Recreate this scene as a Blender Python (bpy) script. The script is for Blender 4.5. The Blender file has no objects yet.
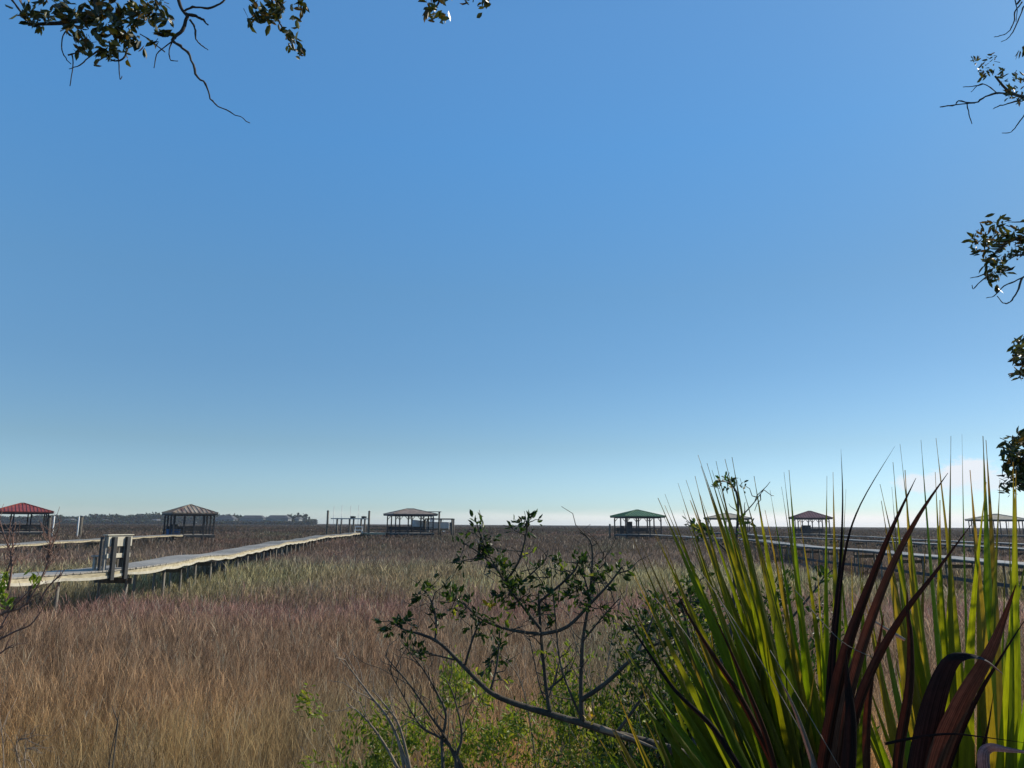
import bpy, math, random
import numpy as np
from mathutils import Vector, Matrix

random.seed(7)
rng = np.random.default_rng(11)
SC = bpy.context.scene
COL = SC.collection
R = math.radians
WS = .105
BANDV = .85 / WS
EYE = 3.5
FPX = 745.0
PITCH = math.atan((524.3 - 384) / FPX)
ROLL = R(0.34)
SUN_AZ, SUN_EL = R(60), R(33)          # azimuth measured from +Y (view direction) towards +X

# ------------------------------------------------------------------ camera
cam_d = bpy.data.cameras.new('camera')
cam = bpy.data.objects.new('camera', cam_d)
COL.objects.link(cam)
CM = Matrix.Rotation(math.pi / 2 + PITCH, 4, 'X') @ Matrix.Rotation(ROLL, 4, 'Z')
cam.matrix_world = Matrix.Translation((0, 0, EYE)) @ CM
cam_d.sensor_width = 36
cam_d.lens = 36 * FPX / 1024
cam_d.clip_start = 0.05
cam_d.clip_end = 12000
SC.camera = cam
C3 = CM.to_3x3()


def at(px, py, Y):
    """world point seen at a pixel of the photo, at distance Y ahead"""
    d = C3 @ Vector(((px - 512) / FPX, (384 - py) / FPX, -1))
    return Vector((0, 0, EYE)) + d * (Y / d.y)


def in_frame(p, pad=30):
    q = C3.transposed() @ (Vector(p) - Vector((0, 0, EYE)))
    if q.z > -.05:
        return False
    px, py = 512 + FPX * q.x / -q.z, 384 - FPX * q.y / -q.z
    return -pad < px < 1024 + pad and -pad < py < 768 + pad


def X_at(px, Y):
    return at(px, 525, Y).x


# ------------------------------------------------------------------ materials
def new_mat(name):
    m = bpy.data.materials.new(name)
    m.use_nodes = True
    nt = m.node_tree
    nt.nodes.clear()
    out = nt.nodes.new('ShaderNodeOutputMaterial')
    return m, nt, out


def surf(name, c1, c2, scale=6, rough=0.8, bump=0.3, stretch=(1, 1, 1), metallic=0, detail=6, bdist=0.01, c3=None, coord='Object'):
    m, nt, out = new_mat(name)
    N, L = nt.nodes, nt.links
    b = N.new('ShaderNodeBsdfPrincipled')
    b.inputs['Roughness'].default_value = rough
    b.inputs['Metallic'].default_value = metallic
    tc = N.new('ShaderNodeTexCoord')
    mp = N.new('ShaderNodeMapping')
    mp.inputs['Scale'].default_value = stretch
    L.new(tc.outputs[coord], mp.inputs[0])
    nz = N.new('ShaderNodeTexNoise')
    nz.inputs['Scale'].default_value = scale
    nz.inputs['Detail'].default_value = detail
    L.new(mp.outputs[0], nz.inputs[0])
    rp = N.new('ShaderNodeValToRGB')
    rp.color_ramp.elements[0].position = 0.32
    rp.color_ramp.elements[0].color = (*c1, 1)
    rp.color_ramp.elements[1].position = 0.68
    rp.color_ramp.elements[1].color = (*c2, 1)
    if c3:
        e = rp.color_ramp.elements.new(0.78)
        e.color = (*c3, 1)
    L.new(nz.outputs[0], rp.inputs[0])
    L.new(rp.outputs[0], b.inputs['Base Color'])
    bp = N.new('ShaderNodeBump')
    bp.inputs['Strength'].default_value = bump
    bp.inputs['Distance'].default_value = bdist
    L.new(nz.outputs[0], bp.inputs['Height'])
    L.new(bp.outputs[0], b.inputs['Normal'])
    L.new(b.outputs[0], out.inputs[0])
    return m


def foliage(name, trans=0.4, rough=0.55, spec=0.3, sat=1.0, tint=(1, 1, 1)):
    """colour comes from the per-leaf attribute 'col'"""
    m, nt, out = new_mat(name)
    N, L = nt.nodes, nt.links
    a = N.new('ShaderNodeAttribute')
    a.attribute_name = 'col'
    b = N.new('ShaderNodeBsdfPrincipled')
    b.inputs['Roughness'].default_value = rough
    b.inputs['Specular IOR Level'].default_value = spec
    t = N.new('ShaderNodeBsdfTranslucent')
    mul = N.new('ShaderNodeMix')
    mul.data_type = 'RGBA'
    mul.blend_type = 'MULTIPLY'
    mul.inputs[0].default_value = 1
    mul.inputs[7].default_value = (*tint, 1)
    L.new(a.outputs['Color'], mul.inputs[6])
    L.new(a.outputs['Color'], b.inputs['Base Color'])
    L.new(mul.outputs[2], t.inputs[0])
    mx = N.new('ShaderNodeMixShader')
    mx.inputs[0].default_value = trans
    L.new(b.outputs[0], mx.inputs[1])
    L.new(t.outputs[0], mx.inputs[2])
    L.new(mx.outputs[0], out.inputs[0])
    return m


def palm_mat(name, trans, tint, rough=0.4, lo=.62, hi=1.25, spec=.4):
    m, nt, out = new_mat(name)
    N, L = nt.nodes, nt.links
    a = N.new('ShaderNodeAttribute')
    a.attribute_name = 'col'
    uv = N.new('ShaderNodeUVMap')
    uv.uv_map = 'UVMap'
    mp = N.new('ShaderNodeMapping')
    mp.inputs['Scale'].default_value = (26, 0.6, 1)
    L.new(uv.outputs[0], mp.inputs[0])
    nz = N.new('ShaderNodeTexNoise')
    nz.inputs['Scale'].default_value = 1.0
    nz.inputs['Detail'].default_value = 4
    L.new(mp.outputs[0], nz.inputs[0])
    mp2 = N.new('ShaderNodeMapping')
    mp2.inputs['Scale'].default_value = (3, 9, 1)
    L.new(uv.outputs[0], mp2.inputs[0])
    n2 = N.new('ShaderNodeTexNoise')
    n2.inputs['Scale'].default_value = 1.2
    n2.inputs['Detail'].default_value = 5
    L.new(mp2.outputs[0], n2.inputs[0])
    r1 = N.new('ShaderNodeMapRange')
    r1.inputs[1].default_value = 0.3
    r1.inputs[2].default_value = 0.7
    r1.inputs[3].default_value = lo
    r1.inputs[4].default_value = hi
    L.new(nz.outputs[0], r1.inputs[0])
    r2 = N.new('ShaderNodeMapRange')
    r2.inputs[1].default_value = 0.35
    r2.inputs[2].default_value = 0.65
    r2.inputs[3].default_value = 0.8
    r2.inputs[4].default_value = 1.12
    L.new(n2.outputs[0], r2.inputs[0])
    mm = N.new('ShaderNodeMath')
    mm.operation = 'MULTIPLY'
    L.new(r1.outputs[0], mm.inputs[0])
    L.new(r2.outputs[0], mm.inputs[1])
    vm = N.new('ShaderNodeVectorMath')
    vm.operation = 'SCALE'
    L.new(a.outputs['Color'], vm.inputs[0])
    L.new(mm.outputs[0], vm.inputs['Scale'])
    b = N.new('ShaderNodeBsdfPrincipled')
    b.inputs['Roughness'].default_value = rough
    b.inputs['Specular IOR Level'].default_value = spec
    L.new(vm.outputs[0], b.inputs['Base Color'])
    bp = N.new('ShaderNodeBump')
    bp.inputs['Strength'].default_value = 0.5
    bp.inputs['Distance'].default_value = 0.001
    L.new(nz.outputs[0], bp.inputs['Height'])
    L.new(bp.outputs[0], b.inputs['Normal'])
    t = N.new('ShaderNodeBsdfTranslucent')
    mul = N.new('ShaderNodeMix')
    mul.data_type = 'RGBA'
    mul.blend_type = 'MULTIPLY'
    mul.inputs[0].default_value = 1
    mul.inputs[7].default_value = (*tint, 1)
    L.new(vm.outputs[0], mul.inputs[6])
    L.new(mul.outputs[2], t.inputs[0])
    mx = N.new('ShaderNodeMixShader')
    mx.inputs[0].default_value = trans
    L.new(b.outputs[0], mx.inputs[1])
    L.new(t.outputs[0], mx.inputs[2])
    L.new(mx.outputs[0], out.inputs[0])
    return m


M = {}
M['ground'] = surf('marsh_mud', (.035, .028, .022), (.085, .065, .048), 0.35, 0.9, 0.6, detail=10, bdist=0.1, c3=(.06, .06, .035))
M['bank'] = surf('bank_soil', (.05, .04, .028), (.12, .095, .06), 3, 0.9, 0.8, detail=10, bdist=0.05)
M['deck'] = surf('weathered_deck_boards', (.24, .225, .20), (.40, .375, .33), 5, 0.8, 0.3, (1, 1, 1), bdist=0.004)
M['deck_glint'] = surf('smooth_glint_deck_boards', (.28, .265, .24), (.40, .38, .34), 5, 0.6, 0.1)  # smoother and paler, sun glint on the right walkways lifted into the colour
M['pine'] = surf('pale_treated_pine', (.30, .26, .17), (.52, .46, .32), 4, 0.75, 0.3, (1, 1, 3), bdist=0.004)
M['pale_edge'] = surf('pale_board_and_lit_edge', (.42, .39, .31), (.60, .57, .47), 5, 0.75, 0.2, bdist=0.003)  # pale bench boards, and the sunlit fascia edge painted as a strip
M['piling'] = surf('treated_piling', (.07, .062, .05), (.16, .14, .11), 5, 0.85, 0.5, (1, 1, .25), bdist=0.01)
M['post_wood'] = surf('grey_post_wood', (.12, .11, .095), (.26, .24, .20), 5, 0.85, 0.4, (1, 1, .25))
M['dark_wood'] = surf('dark_stained_and_shaded_wood', (.022, .024, .026), (.05, .052, .055), 5, 0.75, 0.4, (1, 1, .3), bdist=0.006)  # also the right walkways' side beams, where its darkness paints their shaded side
M['red_roof'] = surf('red_metal_roof', (.23, .035, .02), (.36, .072, .042), 1.3, 0.45, 0.1, metallic=0.1)
M['worn_roof'] = surf('worn_patchy_metal_roof', (.14, .075, .055), (.42, .36, .26), 1.0, 0.5, 0.15, (2.2, .35, 1), c3=(.5, .46, .38))
M['rust_roof'] = surf('russet_metal_roof', (.14, .05, .045), (.24, .10, .085), 1.4, 0.5, 0.1, (1, 1, 1))
M['grey_roof'] = surf('grey_brown_shingle_roof', (.14, .11, .095), (.25, .20, .17), 2, 0.85, 0.4, (1, 1, 1))
M['green_roof'] = surf('green_metal_roof', (.08, .17, .07), (.14, .25, .11), 1.2, 0.5, 0.1)
M['tan_roof'] = surf('tan_shingle_roof', (.30, .25, .18), (.44, .38, .28), 2, 0.85, 0.3)
M['white'] = surf('white_gelcoat', (.55, .60, .64), (.68, .72, .75), 2, 0.35, 0.0)
M['white_paint'] = surf('white_paint', (.68, .68, .64), (.8, .8, .77), 4, 0.6, 0.1)
M['black'] = surf('black_plastic', (.015, .015, .018), (.03, .03, .035), 4, 0.4, 0.0)
M['steel'] = surf('galvanised_steel', (.30, .32, .33), (.45, .46, .47), 3, 0.45, 0.1, metallic=0.6)
M['blue'] = surf('blue_plastic', (.02, .09, .22), (.04, .15, .32), 3, 0.5, 0.0)
M['tealglass'] = surf('tinted_acrylic', (.05, .09, .11), (.08, .13, .15), 3, 0.15, 0.0)
M['bark'] = surf('grey_bark', (.035, .028, .021), (.10, .085, .066), 28, 0.9, 0.9, (1, 1, .4), bdist=0.006, c3=(.20, .21, .17))
M['oakbark'] = surf('oak_bark_with_lichen', (.03, .026, .022), (.09, .08, .068), 22, 0.95, 1.0, (1, 1, .35), bdist=0.012, c3=(.16, .18, .14))
M['drystem'] = surf('pale_dry_twigs', (.16, .12, .09), (.33, .27, .21), 25, 0.9, 0.4, bdist=0.003)
M['redtwig'] = surf('reddish_bare_twigs', (.13, .07, .055), (.28, .17, .13), 20, 0.9, 0.4, bdist=0.003)
M['house'] = surf('grey_siding', (.16, .18, .20), (.24, .26, .28), .3, 0.8, 0.0)
M['housepale'] = surf('pale_siding', (.17, .19, .20), (.26, .28, .29), .3, 0.8, 0.0)
M['houseroof'] = surf('slate_shingle', (.05, .055, .062), (.085, .09, .10), .4, 0.8, 0.0)
M['window'] = surf('dark_window_glass', (.02, .025, .03), (.035, .04, .05), .5, 0.2, 0.0)
M['leaf'] = foliage('shrub_leaves', 0.38, 0.45, 0.3, tint=(1.6, 1.5, .6))
M['oakleaf'] = foliage('leathery_oak_leaves', 0.22, 0.4, 0.4, tint=(1.7, 1.4, .45))
M['grass'] = foliage('dry_marsh_grass', 0.35, 0.8, 0.1)
M['farleaf'] = foliage('distant_foliage', 0.15, 0.9, 0.05)
M['palm'] = palm_mat('palmetto_green', 0.6, (1.75, 1.7, .4), 0.45)
M['deadpalm'] = palm_mat('dead_palmetto', 0.15, (1.6, .6, .3), 0.8, .2, 2.4, .12)


# ------------------------------------------------------------------ mesh helpers
class MB:
    def __init__(s):
        s.v, s.f = [], []

    def quadbox(s, pts):
        b = len(s.v)
        s.v += [tuple(p) for p in pts]
        for q in ((0, 3, 2, 1), (4, 5, 6, 7), (0, 1, 5, 4), (1, 2, 6, 5), (2, 3, 7, 6), (3, 0, 4, 7)):
            s.f.append(tuple(b + i for i in q))
        return s

    def box(s, x0, x1, y0, y1, z0, z1):
        return s.quadbox([(x0, y0, z0), (x1, y0, z0), (x1, y1, z0), (x0, y1, z0),
                          (x0, y0, z1), (x1, y0, z1), (x1, y1, z1), (x0, y1, z1)])

    def beam(s, p, q, w, h, up=Vector((0, 0, 1))):
        p, q = Vector(p), Vector(q)
        t = (q - p).normalized()
        a = t.cross(up)
        a = a.normalized() if a.length > 1e-4 else Vector((1, 0, 0))
        u = a.cross(t).normalized()
        a *= w / 2
        u *= h / 2
        return s.quadbox([p - a - u, p + a - u, q + a - u, q - a - u, p - a + u, p + a + u, q + a + u, q - a + u])

    def tube(s, pts, rad, n=6):
        pts = [Vector(p) for p in pts]
        if not hasattr(rad, '__len__'):
            rad = [rad] * len(pts)
        base = len(s.v)
        ref = Vector((0.3, 0.2, 1)).normalized()
        prev = None
        for i, p in enumerate(pts):
            t = (pts[min(i + 1, len(pts) - 1)] - pts[max(i - 1, 0)])
            t = t.normalized() if t.length > 1e-9 else Vector((0, 0, 1))
            if prev is None:
                a = t.cross(ref)
                if a.length < 1e-3:
                    a = t.cross(Vector((1, 0, 0)))
            else:
                a = prev - t * prev.dot(t)
            a.normalize()
            prev = a.copy()
            b = t.cross(a)
            for k in range(n):
                an = 2 * math.pi * k / n
                s.v.append(tuple(p + (a * math.cos(an) + b * math.sin(an)) * rad[i]))
        for i in range(len(pts) - 1):
            for k in range(n):
                k2 = (k + 1) % n
                s.f.append((base + i * n + k, base + i * n + k2, base + (i + 1) * n + k2, base + (i + 1) * n + k))
        s.f.append(tuple(base + k for k in reversed(range(n))))
        e = base + (len(pts) - 1) * n
        s.f.append(tuple(e + k for k in range(n)))
        return s

    def poly(s, pts):
        b = len(s.v)
        s.v += [tuple(p) for p in pts]
        s.f.append(tuple(range(b, b + len(pts))))
        return s

    def build(s, name, mat, parent=None, smooth=False, bevel=0):
        me = bpy.data.meshes.new(name)
        me.from_pydata(s.v, [], s.f)
        me.update()
        if smooth:
            me.shade_smooth()
        me.materials.append(mat)
        o = bpy.data.objects.new(name, me)
        COL.objects.link(o)
        if parent:
            o.parent = parent
        if bevel:
            m = o.modifiers.new('bevel', 'BEVEL')
            m.width = bevel
            m.segments = 2
            m.limit_method = 'ANGLE'
        return o


def tag(o, label=None, cat=None, group=None, kind=None):
    if label:
        o['label'] = label
    if cat:
        o['category'] = cat
    if group:
        o['group'] = group
    if kind:
        o['kind'] = kind
    return o


def empty(name, loc=(0, 0, 0), rz=0, label=None, cat=None, group=None):
    o = bpy.data.objects.new(name, None)
    o.empty_display_size = 0.3
    COL.objects.link(o)
    o.location = loc
    o.rotation_euler = (0, 0, rz)
    return tag(o, label, cat, group)


def np_mesh(name, verts, faces_flat, loop_start, colors, mat, parent=None, uv=None, smooth=False):
    me = bpy.data.meshes.new(name)
    nv = len(verts)
    nl = len(faces_flat)
    nf = len(loop_start)
    me.vertices.add(nv)
    me.vertices.foreach_set('co', np.ascontiguousarray(verts, dtype=np.float32).ravel())
    me.loops.add(nl)
    me.loops.foreach_set('vertex_index', np.ascontiguousarray(faces_flat, dtype=np.int32))
    me.polygons.add(nf)
    me.polygons.foreach_set('loop_start', np.ascontiguousarray(loop_start, dtype=np.int32))
    if smooth:
        me.polygons.foreach_set('use_smooth', np.ones(nf, dtype=bool))
    me.update(calc_edges=True)
    if colors is not None:
        a = me.color_attributes.new('col', 'FLOAT_COLOR', 'POINT')
        c = np.ones((nv, 4), dtype=np.float32)
        c[:, :3] = colors
        a.data.foreach_set('color', c.ravel())
    if uv is not None:
        ul = me.uv_layers.new(name='UVMap')
        ul.data.foreach_set('uv', np.ascontiguousarray(uv[faces_flat], dtype=np.float32).ravel())
    me.materials.append(mat)
    o = bpy.data.objects.new(name, me)
    COL.objects.link(o)
    if parent:
        o.parent = parent
    return o


def nrm(a):
    return a / np.maximum(np.linalg.norm(a, axis=1, keepdims=True), 1e-9)


class Leaves:
    """collects oval folded leaves and builds them as one mesh"""
    def __init__(s):
        s.p, s.d, s.l, s.w, s.c = [], [], [], [], []

    def add(s, p, d, l, w, c):
        s.p.append(tuple(p)); s.d.append(tuple(d)); s.l.append(l); s.w.append(w); s.c.append(c)

    def cluster(s, p, d, n, length, pal, spread=1.0, jitter=0.02, wr=0.42):
        d = Vector(d).normalized()
        for _ in range(n):
            r = Vector((random.gauss(0, 1), random.gauss(0, 1), random.gauss(0, 1))).normalized()
            dd = (d + r * spread).normalized()
            q = Vector(p) + Vector((random.gauss(0, jitter), random.gauss(0, jitter), random.gauss(0, jitter)))
            c = random.choice(pal)
            k = random.uniform(.75, 1.25)
            L = length * random.uniform(.65, 1.2)
            s.add(q, dd, L, L * wr * random.uniform(.8, 1.2), (c[0] * k, c[1] * k, c[2] * k))

    def build(s, name, mat, parent=None):
        P = np.array(s.p); D = nrm(np.array(s.d)); L = np.array(s.l)[:, None]; W = np.array(s.w)[:, None] / 2
        C = np.array(s.c)
        n = len(P)
        rr = nrm(rng.normal(size=(n, 3)))
        A = nrm(np.cross(D, rr))
        Nn = np.cross(A, D)
        cup = rng.uniform(.1, .6, (n, 1)) * W
        droop = rng.uniform(-.12, .2, (n, 1)) * L
        V = np.stack([P,
                      P + D * L * .28 + A * W * .85 + Nn * cup,
                      P + D * L * .66 + A * W * .9 + Nn * cup,
                      P + D * L + Nn * -droop,
                      P + D * L * .66 - A * W * .9 + Nn * cup,
                      P + D * L * .28 - A * W * .85 + Nn * cup], 1).reshape(-1, 3)
        base = (np.arange(n) * 6)[:, None]
        F = np.concatenate([base + np.array([0, 1, 2, 3]), base + np.array([0, 3, 4, 5])], 1).ravel()
        ls = np.arange(2 * n) * 4
        return np_mesh(name, V, F, ls, np.repeat(C, 6, 0), mat, parent)


def wiggle(p, q, n, amp):
    p, q = Vector(p), Vector(q)
    L = (q - p).length
    out = []
    for i in range(n + 1):
        t = i / n
        e = math.sin(math.pi * t) ** .5 if 0 < t < 1 else 0
        out.append(p.lerp(q, t) + Vector((random.gauss(0, 1), random.gauss(0, 1), random.gauss(0, 1))) * amp * L * e)
    return out


def smooth_path(pts, sub=4):
    pts = [Vector(p) for p in pts]
    out = []
    for i in range(len(pts) - 1):
        p0, p1, p2, p3 = pts[max(i - 1, 0)], pts[i], pts[i + 1], pts[min(i + 2, len(pts) - 1)]
        for k in range(sub):
            t = k / sub
            out.append(0.5 * ((2 * p1) + (p2 - p0) * t + (2 * p0 - 5 * p1 + 4 * p2 - p3) * t * t + (3 * p1 - p0 - 3 * p2 + p3) * t ** 3))
    out.append(pts[-1])
    return out


# ------------------------------------------------------------------ value noise
def vnoise(x, y, seed=0):
    xi, yi = np.floor(x).astype(np.int64), np.floor(y).astype(np.int64)
    xf, yf = x - xi, y - yi
    u, v = xf * xf * (3 - 2 * xf), yf * yf * (3 - 2 * yf)

    def h(a, b):
        n = (a * 374761393 + b * 668265263 + seed * 982451653) & 0x7fffffff
        n = ((n ^ (n >> 13)) * 1274126177) & 0x7fffffff
        return ((n ^ (n >> 16)) & 0xffff) / 65535.0
    return (h(xi, yi) * (1 - u) + h(xi + 1, yi) * u) * (1 - v) + (h(xi, yi + 1) * (1 - u) + h(xi + 1, yi + 1) * u) * v


def fbm(x, y, seed=0):
    return (vnoise(x, y, seed) + .5 * vnoise(x * 2.1, y * 2.1, seed + 1) + .25 * vnoise(x * 4.3, y * 4.3, seed + 2)) / 1.75


def sstep(a, b, x):
    t = np.clip((x - a) / (b - a), 0, 1)
    return t * t * (3 - 2 * t)


def ground_z(x, y):
    x = np.asarray(x, float); y = np.asarray(y, float)
    shore = 4.6 + 1.0 * np.sin(x * .21 + 1) + .5 * np.sin(x * .63)
    w = sstep(-3.2, 1.6, y - shore)
    z = 1.75 * (1 - w)
    z = z + .12 * (fbm(x * .7, y * .7, 5) - .5) + .25 * (fbm(x * .12, y * .12, 8) - .5) * (y < 200)
    far = sstep(120, 320, y)
    return z * (1 - far) + far * (1.0 + .25 * (fbm(x * .02, y * .02, 3) - .5))


# ------------------------------------------------------------------ ground sheet
def axis(a, b, fine0, fine1, step, grow=1.22):
    mid = list(np.arange(fine0, fine1 + 1e-6, step))
    s = step; hi = [fine1]
    while hi[-1] < b:
        s *= grow
        hi.append(hi[-1] + s)
    s = step; lo = [fine0]
    while lo[-1] > a:
        s *= grow
        lo.append(lo[-1] - s)
    return np.array(lo[::-1][:-1] + mid + hi[1:])


gx = axis(-2500, 2500, -14, 14, .35, 1.1)
gy = axis(-900, 2600, -6, 14, .35, 1.1)
GX, GY = np.meshgrid(gx, gy)
GZ = ground_z(GX, GY)
nx_, ny_ = len(gx), len(gy)
idx = np.arange(nx_ * ny_).reshape(ny_, nx_)
F = np.stack([idx[:-1, :-1], idx[:-1, 1:], idx[1:, 1:], idx[1:, :-1]], -1).reshape(-1, 4)
ground = np_mesh('ground', np.stack([GX, GY, GZ], -1).reshape(-1, 3), F.ravel(), np.arange(len(F)) * 4, None, M['ground'], smooth=True)
tag(ground, kind='structure')


# ------------------------------------------------------------------ marsh grass (uncountable)
def grass_color(x, y, n):
    yy = y + 5 * (fbm(x * .045, y * .06, 21) - .5) * np.clip(y / 22, .3, 3) + 1.5 * (rng.random(len(x)) - .5) * y / 20
    gold = np.array([.43, .245, .09]); tan = np.array([.30, .19, .10]); brown = np.array([.22, .145, .092])
    red = np.array([.20, .118, .095]); green = np.array([.235, .205, .105]); mauve = np.array([.155, .116, .088]); far = np.array([.125, .096, .075])
    keys = [0, 8.5, 10.5, 14, 18.5, 21.5, 24.5, 26.5, 37, 44, 70, 180, 6000]
    cols = [gold * 1.35, gold * 1.25, tan * 1.25, brown * 1.25, brown * 1.3, red * 1.4, red * 1.35, green * 1.35, green * 1.3, mauve * 1.4, mauve * 1.12, far * .9, far * .75]
    C = np.stack([np.interp(yy, keys, [c[i] for c in cols]) for i in range(3)], 1)
    g = sstep(.55, .8, fbm(x * .22, y * .12, 31))[:, None] * .6          # greenish live patches
    C = C * (1 - g) + np.array([.18, .18, .11]) * g
    r = sstep(.55, .8, fbm(x * .15, y * .09, 41))[:, None] * .5
    C = C * (1 - r) + np.array([.27, .155, .125]) * r
    amp = np.where(y < 45, 1.0, .45)[:, None]
    C *= 1 + (rng.uniform(.4, 1.75, (len(x), 1)) - 1) * amp
    pale = (rng.random(len(x)) < np.where(y < 45, .07, .012))[:, None]
    C = np.where(pale, np.array([.46, .39, .27]) * rng.uniform(.7, 1.1, (len(x), 1)), C)
    return C


def scatter(y0, y1, dens, margin=5):
    """points in the widened view wedge between y0 and y1"""
    k = .75
    area = k * (y1 ** 2 - y0 ** 2) + 2 * margin * (y1 - y0)
    n = int(area * dens)
    y = y0 + (y1 - y0) * rng.random(n * 2)
    keep = rng.random(n * 2) < (k * y + margin) / (k * y1 + margin)
    y = y[keep][:n]
    x = (rng.random(len(y)) * 2 - 1) * (k * y + margin)
    return x, y


PARTS = []


def blades(x, y, z, h, w, lean, col, curve=.25, start=None):
    n = len(x)
    th = rng.random(n) * 2 * math.pi
    # winter marsh leans a little with the wind
    dx = np.cos(th) * lean + .06; dy = np.sin(th) * lean * .8
    ph = rng.random(n) * math.pi
    ax, ay = np.cos(ph) * w / 2, np.sin(ph) * w / 2
    B = np.stack([x, y, z], 1)
    side = np.stack([ax, ay, np.zeros(n)], 1)
    T = np.stack([dx * h, dy * h, h], 1)
    Mid = B + T * .55 + np.stack([dx, dy, np.zeros(n)], 1) * -curve * h[:, None] * .3
    V = np.stack([B - side * .8, B + side * .8, Mid - side, Mid + side, B + T], 1).reshape(-1, 3)
    PARTS.append((V, np.repeat(col, 5, 0)))


def grass_zone(y0, y1, dens, px, hmul=1.0, leaves=3):
    x, y = scatter(y0, y1, dens)
    keep = ground_z(x, y) < .75 if y0 < 10 else np.ones(len(x), bool)
    x, y = x[keep], y[keep]
    z = ground_z(x, y) - .02
    hn = .75 + .5 * fbm(x * .35, y * .35, 51)
    h = (1.12 * hn + rng.normal(0, .09, len(x))) * hmul
    rb = (x > 15) & (x < 24.2) & (y > 14) & (y < 60)      # low grass in the gut beside the right-hand walkway
    h = np.where(rb, h * .62, h)
    xb = np.interp(y, [3.5, 12, 20.6, 26.5, 34, 44, 72], [-11.2, -12.3, -14.0, X_at(137, 26.5), X_at(190, 34), X_at(240, 44), X_at(300, 72)])
    h = np.where((x > xb - .9) & (x < xb + 1.3) & (y < 70), h * .62, h)
    h = np.where((x > 18.8) & (x < 23.4) & (y > 12) & (y < 52), h * .45, h)
    h = np.clip(h, .2, 1.75)
    d = np.maximum(y, 6)
    w = np.maximum(.0045, px * d / FPX) * rng.uniform(.6, 1.3, len(x))
    c = grass_color(x, y, len(x))
    blades(x, y, z, h, w, rng.uniform(.02, .16, len(x)), c * .8)
    for k in range(leaves):
        f = rng.uniform(.35, .97, len(x))
        hh = h * rng.uniform(.08, .26, len(x))
        cc = c * rng.uniform(.55, 1.9, (len(x), 1))
        blades(x + rng.normal(0, .03, len(x)), y + rng.normal(0, .03, len(x)), z + h * f, hh, w * .8, rng.uniform(.15, .95, len(x)), cc, .6)


grass_zone(4.5, 13, 150, .36, 1.0, 9)
grass_zone(13, 24, 80, .45, 1.05, 7)
grass_zone(24, 60, 34, .62, 1.2, 3)
grass_zone(60, 160, 7, .85, 1.3, 1)
grass_zone(160, 420, .8, 1.6, .75, 0)
grass_zone(420, 1400, .05, 2.2, .6, 0)
# taller golden tufts and seed heads near the bank
for px, py, Y, n, hh in ((168, 700, 8.6, 60, 1.9), (182, 690, 8.4, 50, 1.95), (62, 745, 7.3, 50, 1.55), (20, 735, 7.5, 60, 1.6), (240, 735, 8, 50, 1.6)):
    p = at(px, py, Y)
    x = rng.normal(p.x, .06, n); y = rng.normal(p.y, .07, n)
    c = np.array([.52, .36, .17]) * rng.uniform(.6, 1.2, (n, 1))
    blades(x, y, ground_z(x, y), rng.uniform(.6, 1, n) * hh, np.full(n, .008), rng.uniform(.01, .1, n), c)
V = np.concatenate([p[0] for p in PARTS]); C = np.concatenate([p[1] for p in PARTS])
nb = len(V) // 5
base = np.arange(nb) * 5
F = np.stack([base, base + 1, base + 3, base + 2, base + 2, base + 3, base + 4], 1).ravel()
ls = np.stack([np.arange(nb) * 7, np.arange(nb) * 7 + 4], 1).ravel()
print('grass blades', nb)
grass = np_mesh('marsh_grass', V, F, ls, C, M['grass'])
tag(grass, 'brown and straw coloured winter marsh grass covering the whole flat', 'grass', kind='stuff')
PARTS.clear()
# low grass and litter on the bank
n = 9000
x = rng.uniform(-9, 11, n); y = rng.uniform(-3, 6.5, n)
k = ground_z(x, y) > .5
x, y = x[k], y[k]
c = np.array([.20, .17, .09]) * rng.uniform(.5, 1.6, (len(x), 1))
blades(x, y, ground_z(x, y) - .01, rng.uniform(.12, .45, len(x)), np.full(len(x), .007), rng.uniform(.1, .8, len(x)), c)
V, C = PARTS[0]
nb = len(V) // 5
base = np.arange(nb) * 5
F = np.stack([base, base + 1, base + 3, base + 2, base + 2, base + 3, base + 4], 1).ravel()
ls = np.stack([np.arange(nb) * 7, np.arange(nb) * 7 + 4], 1).ravel()
tag(np_mesh('bank_grass', V, F, ls, C, M['grass']), 'low rough grass on the bank below the shrubs', 'grass', kind='stuff')


# ------------------------------------------------------------------ boardwalks
DZ = 2.0     # deck level


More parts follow.
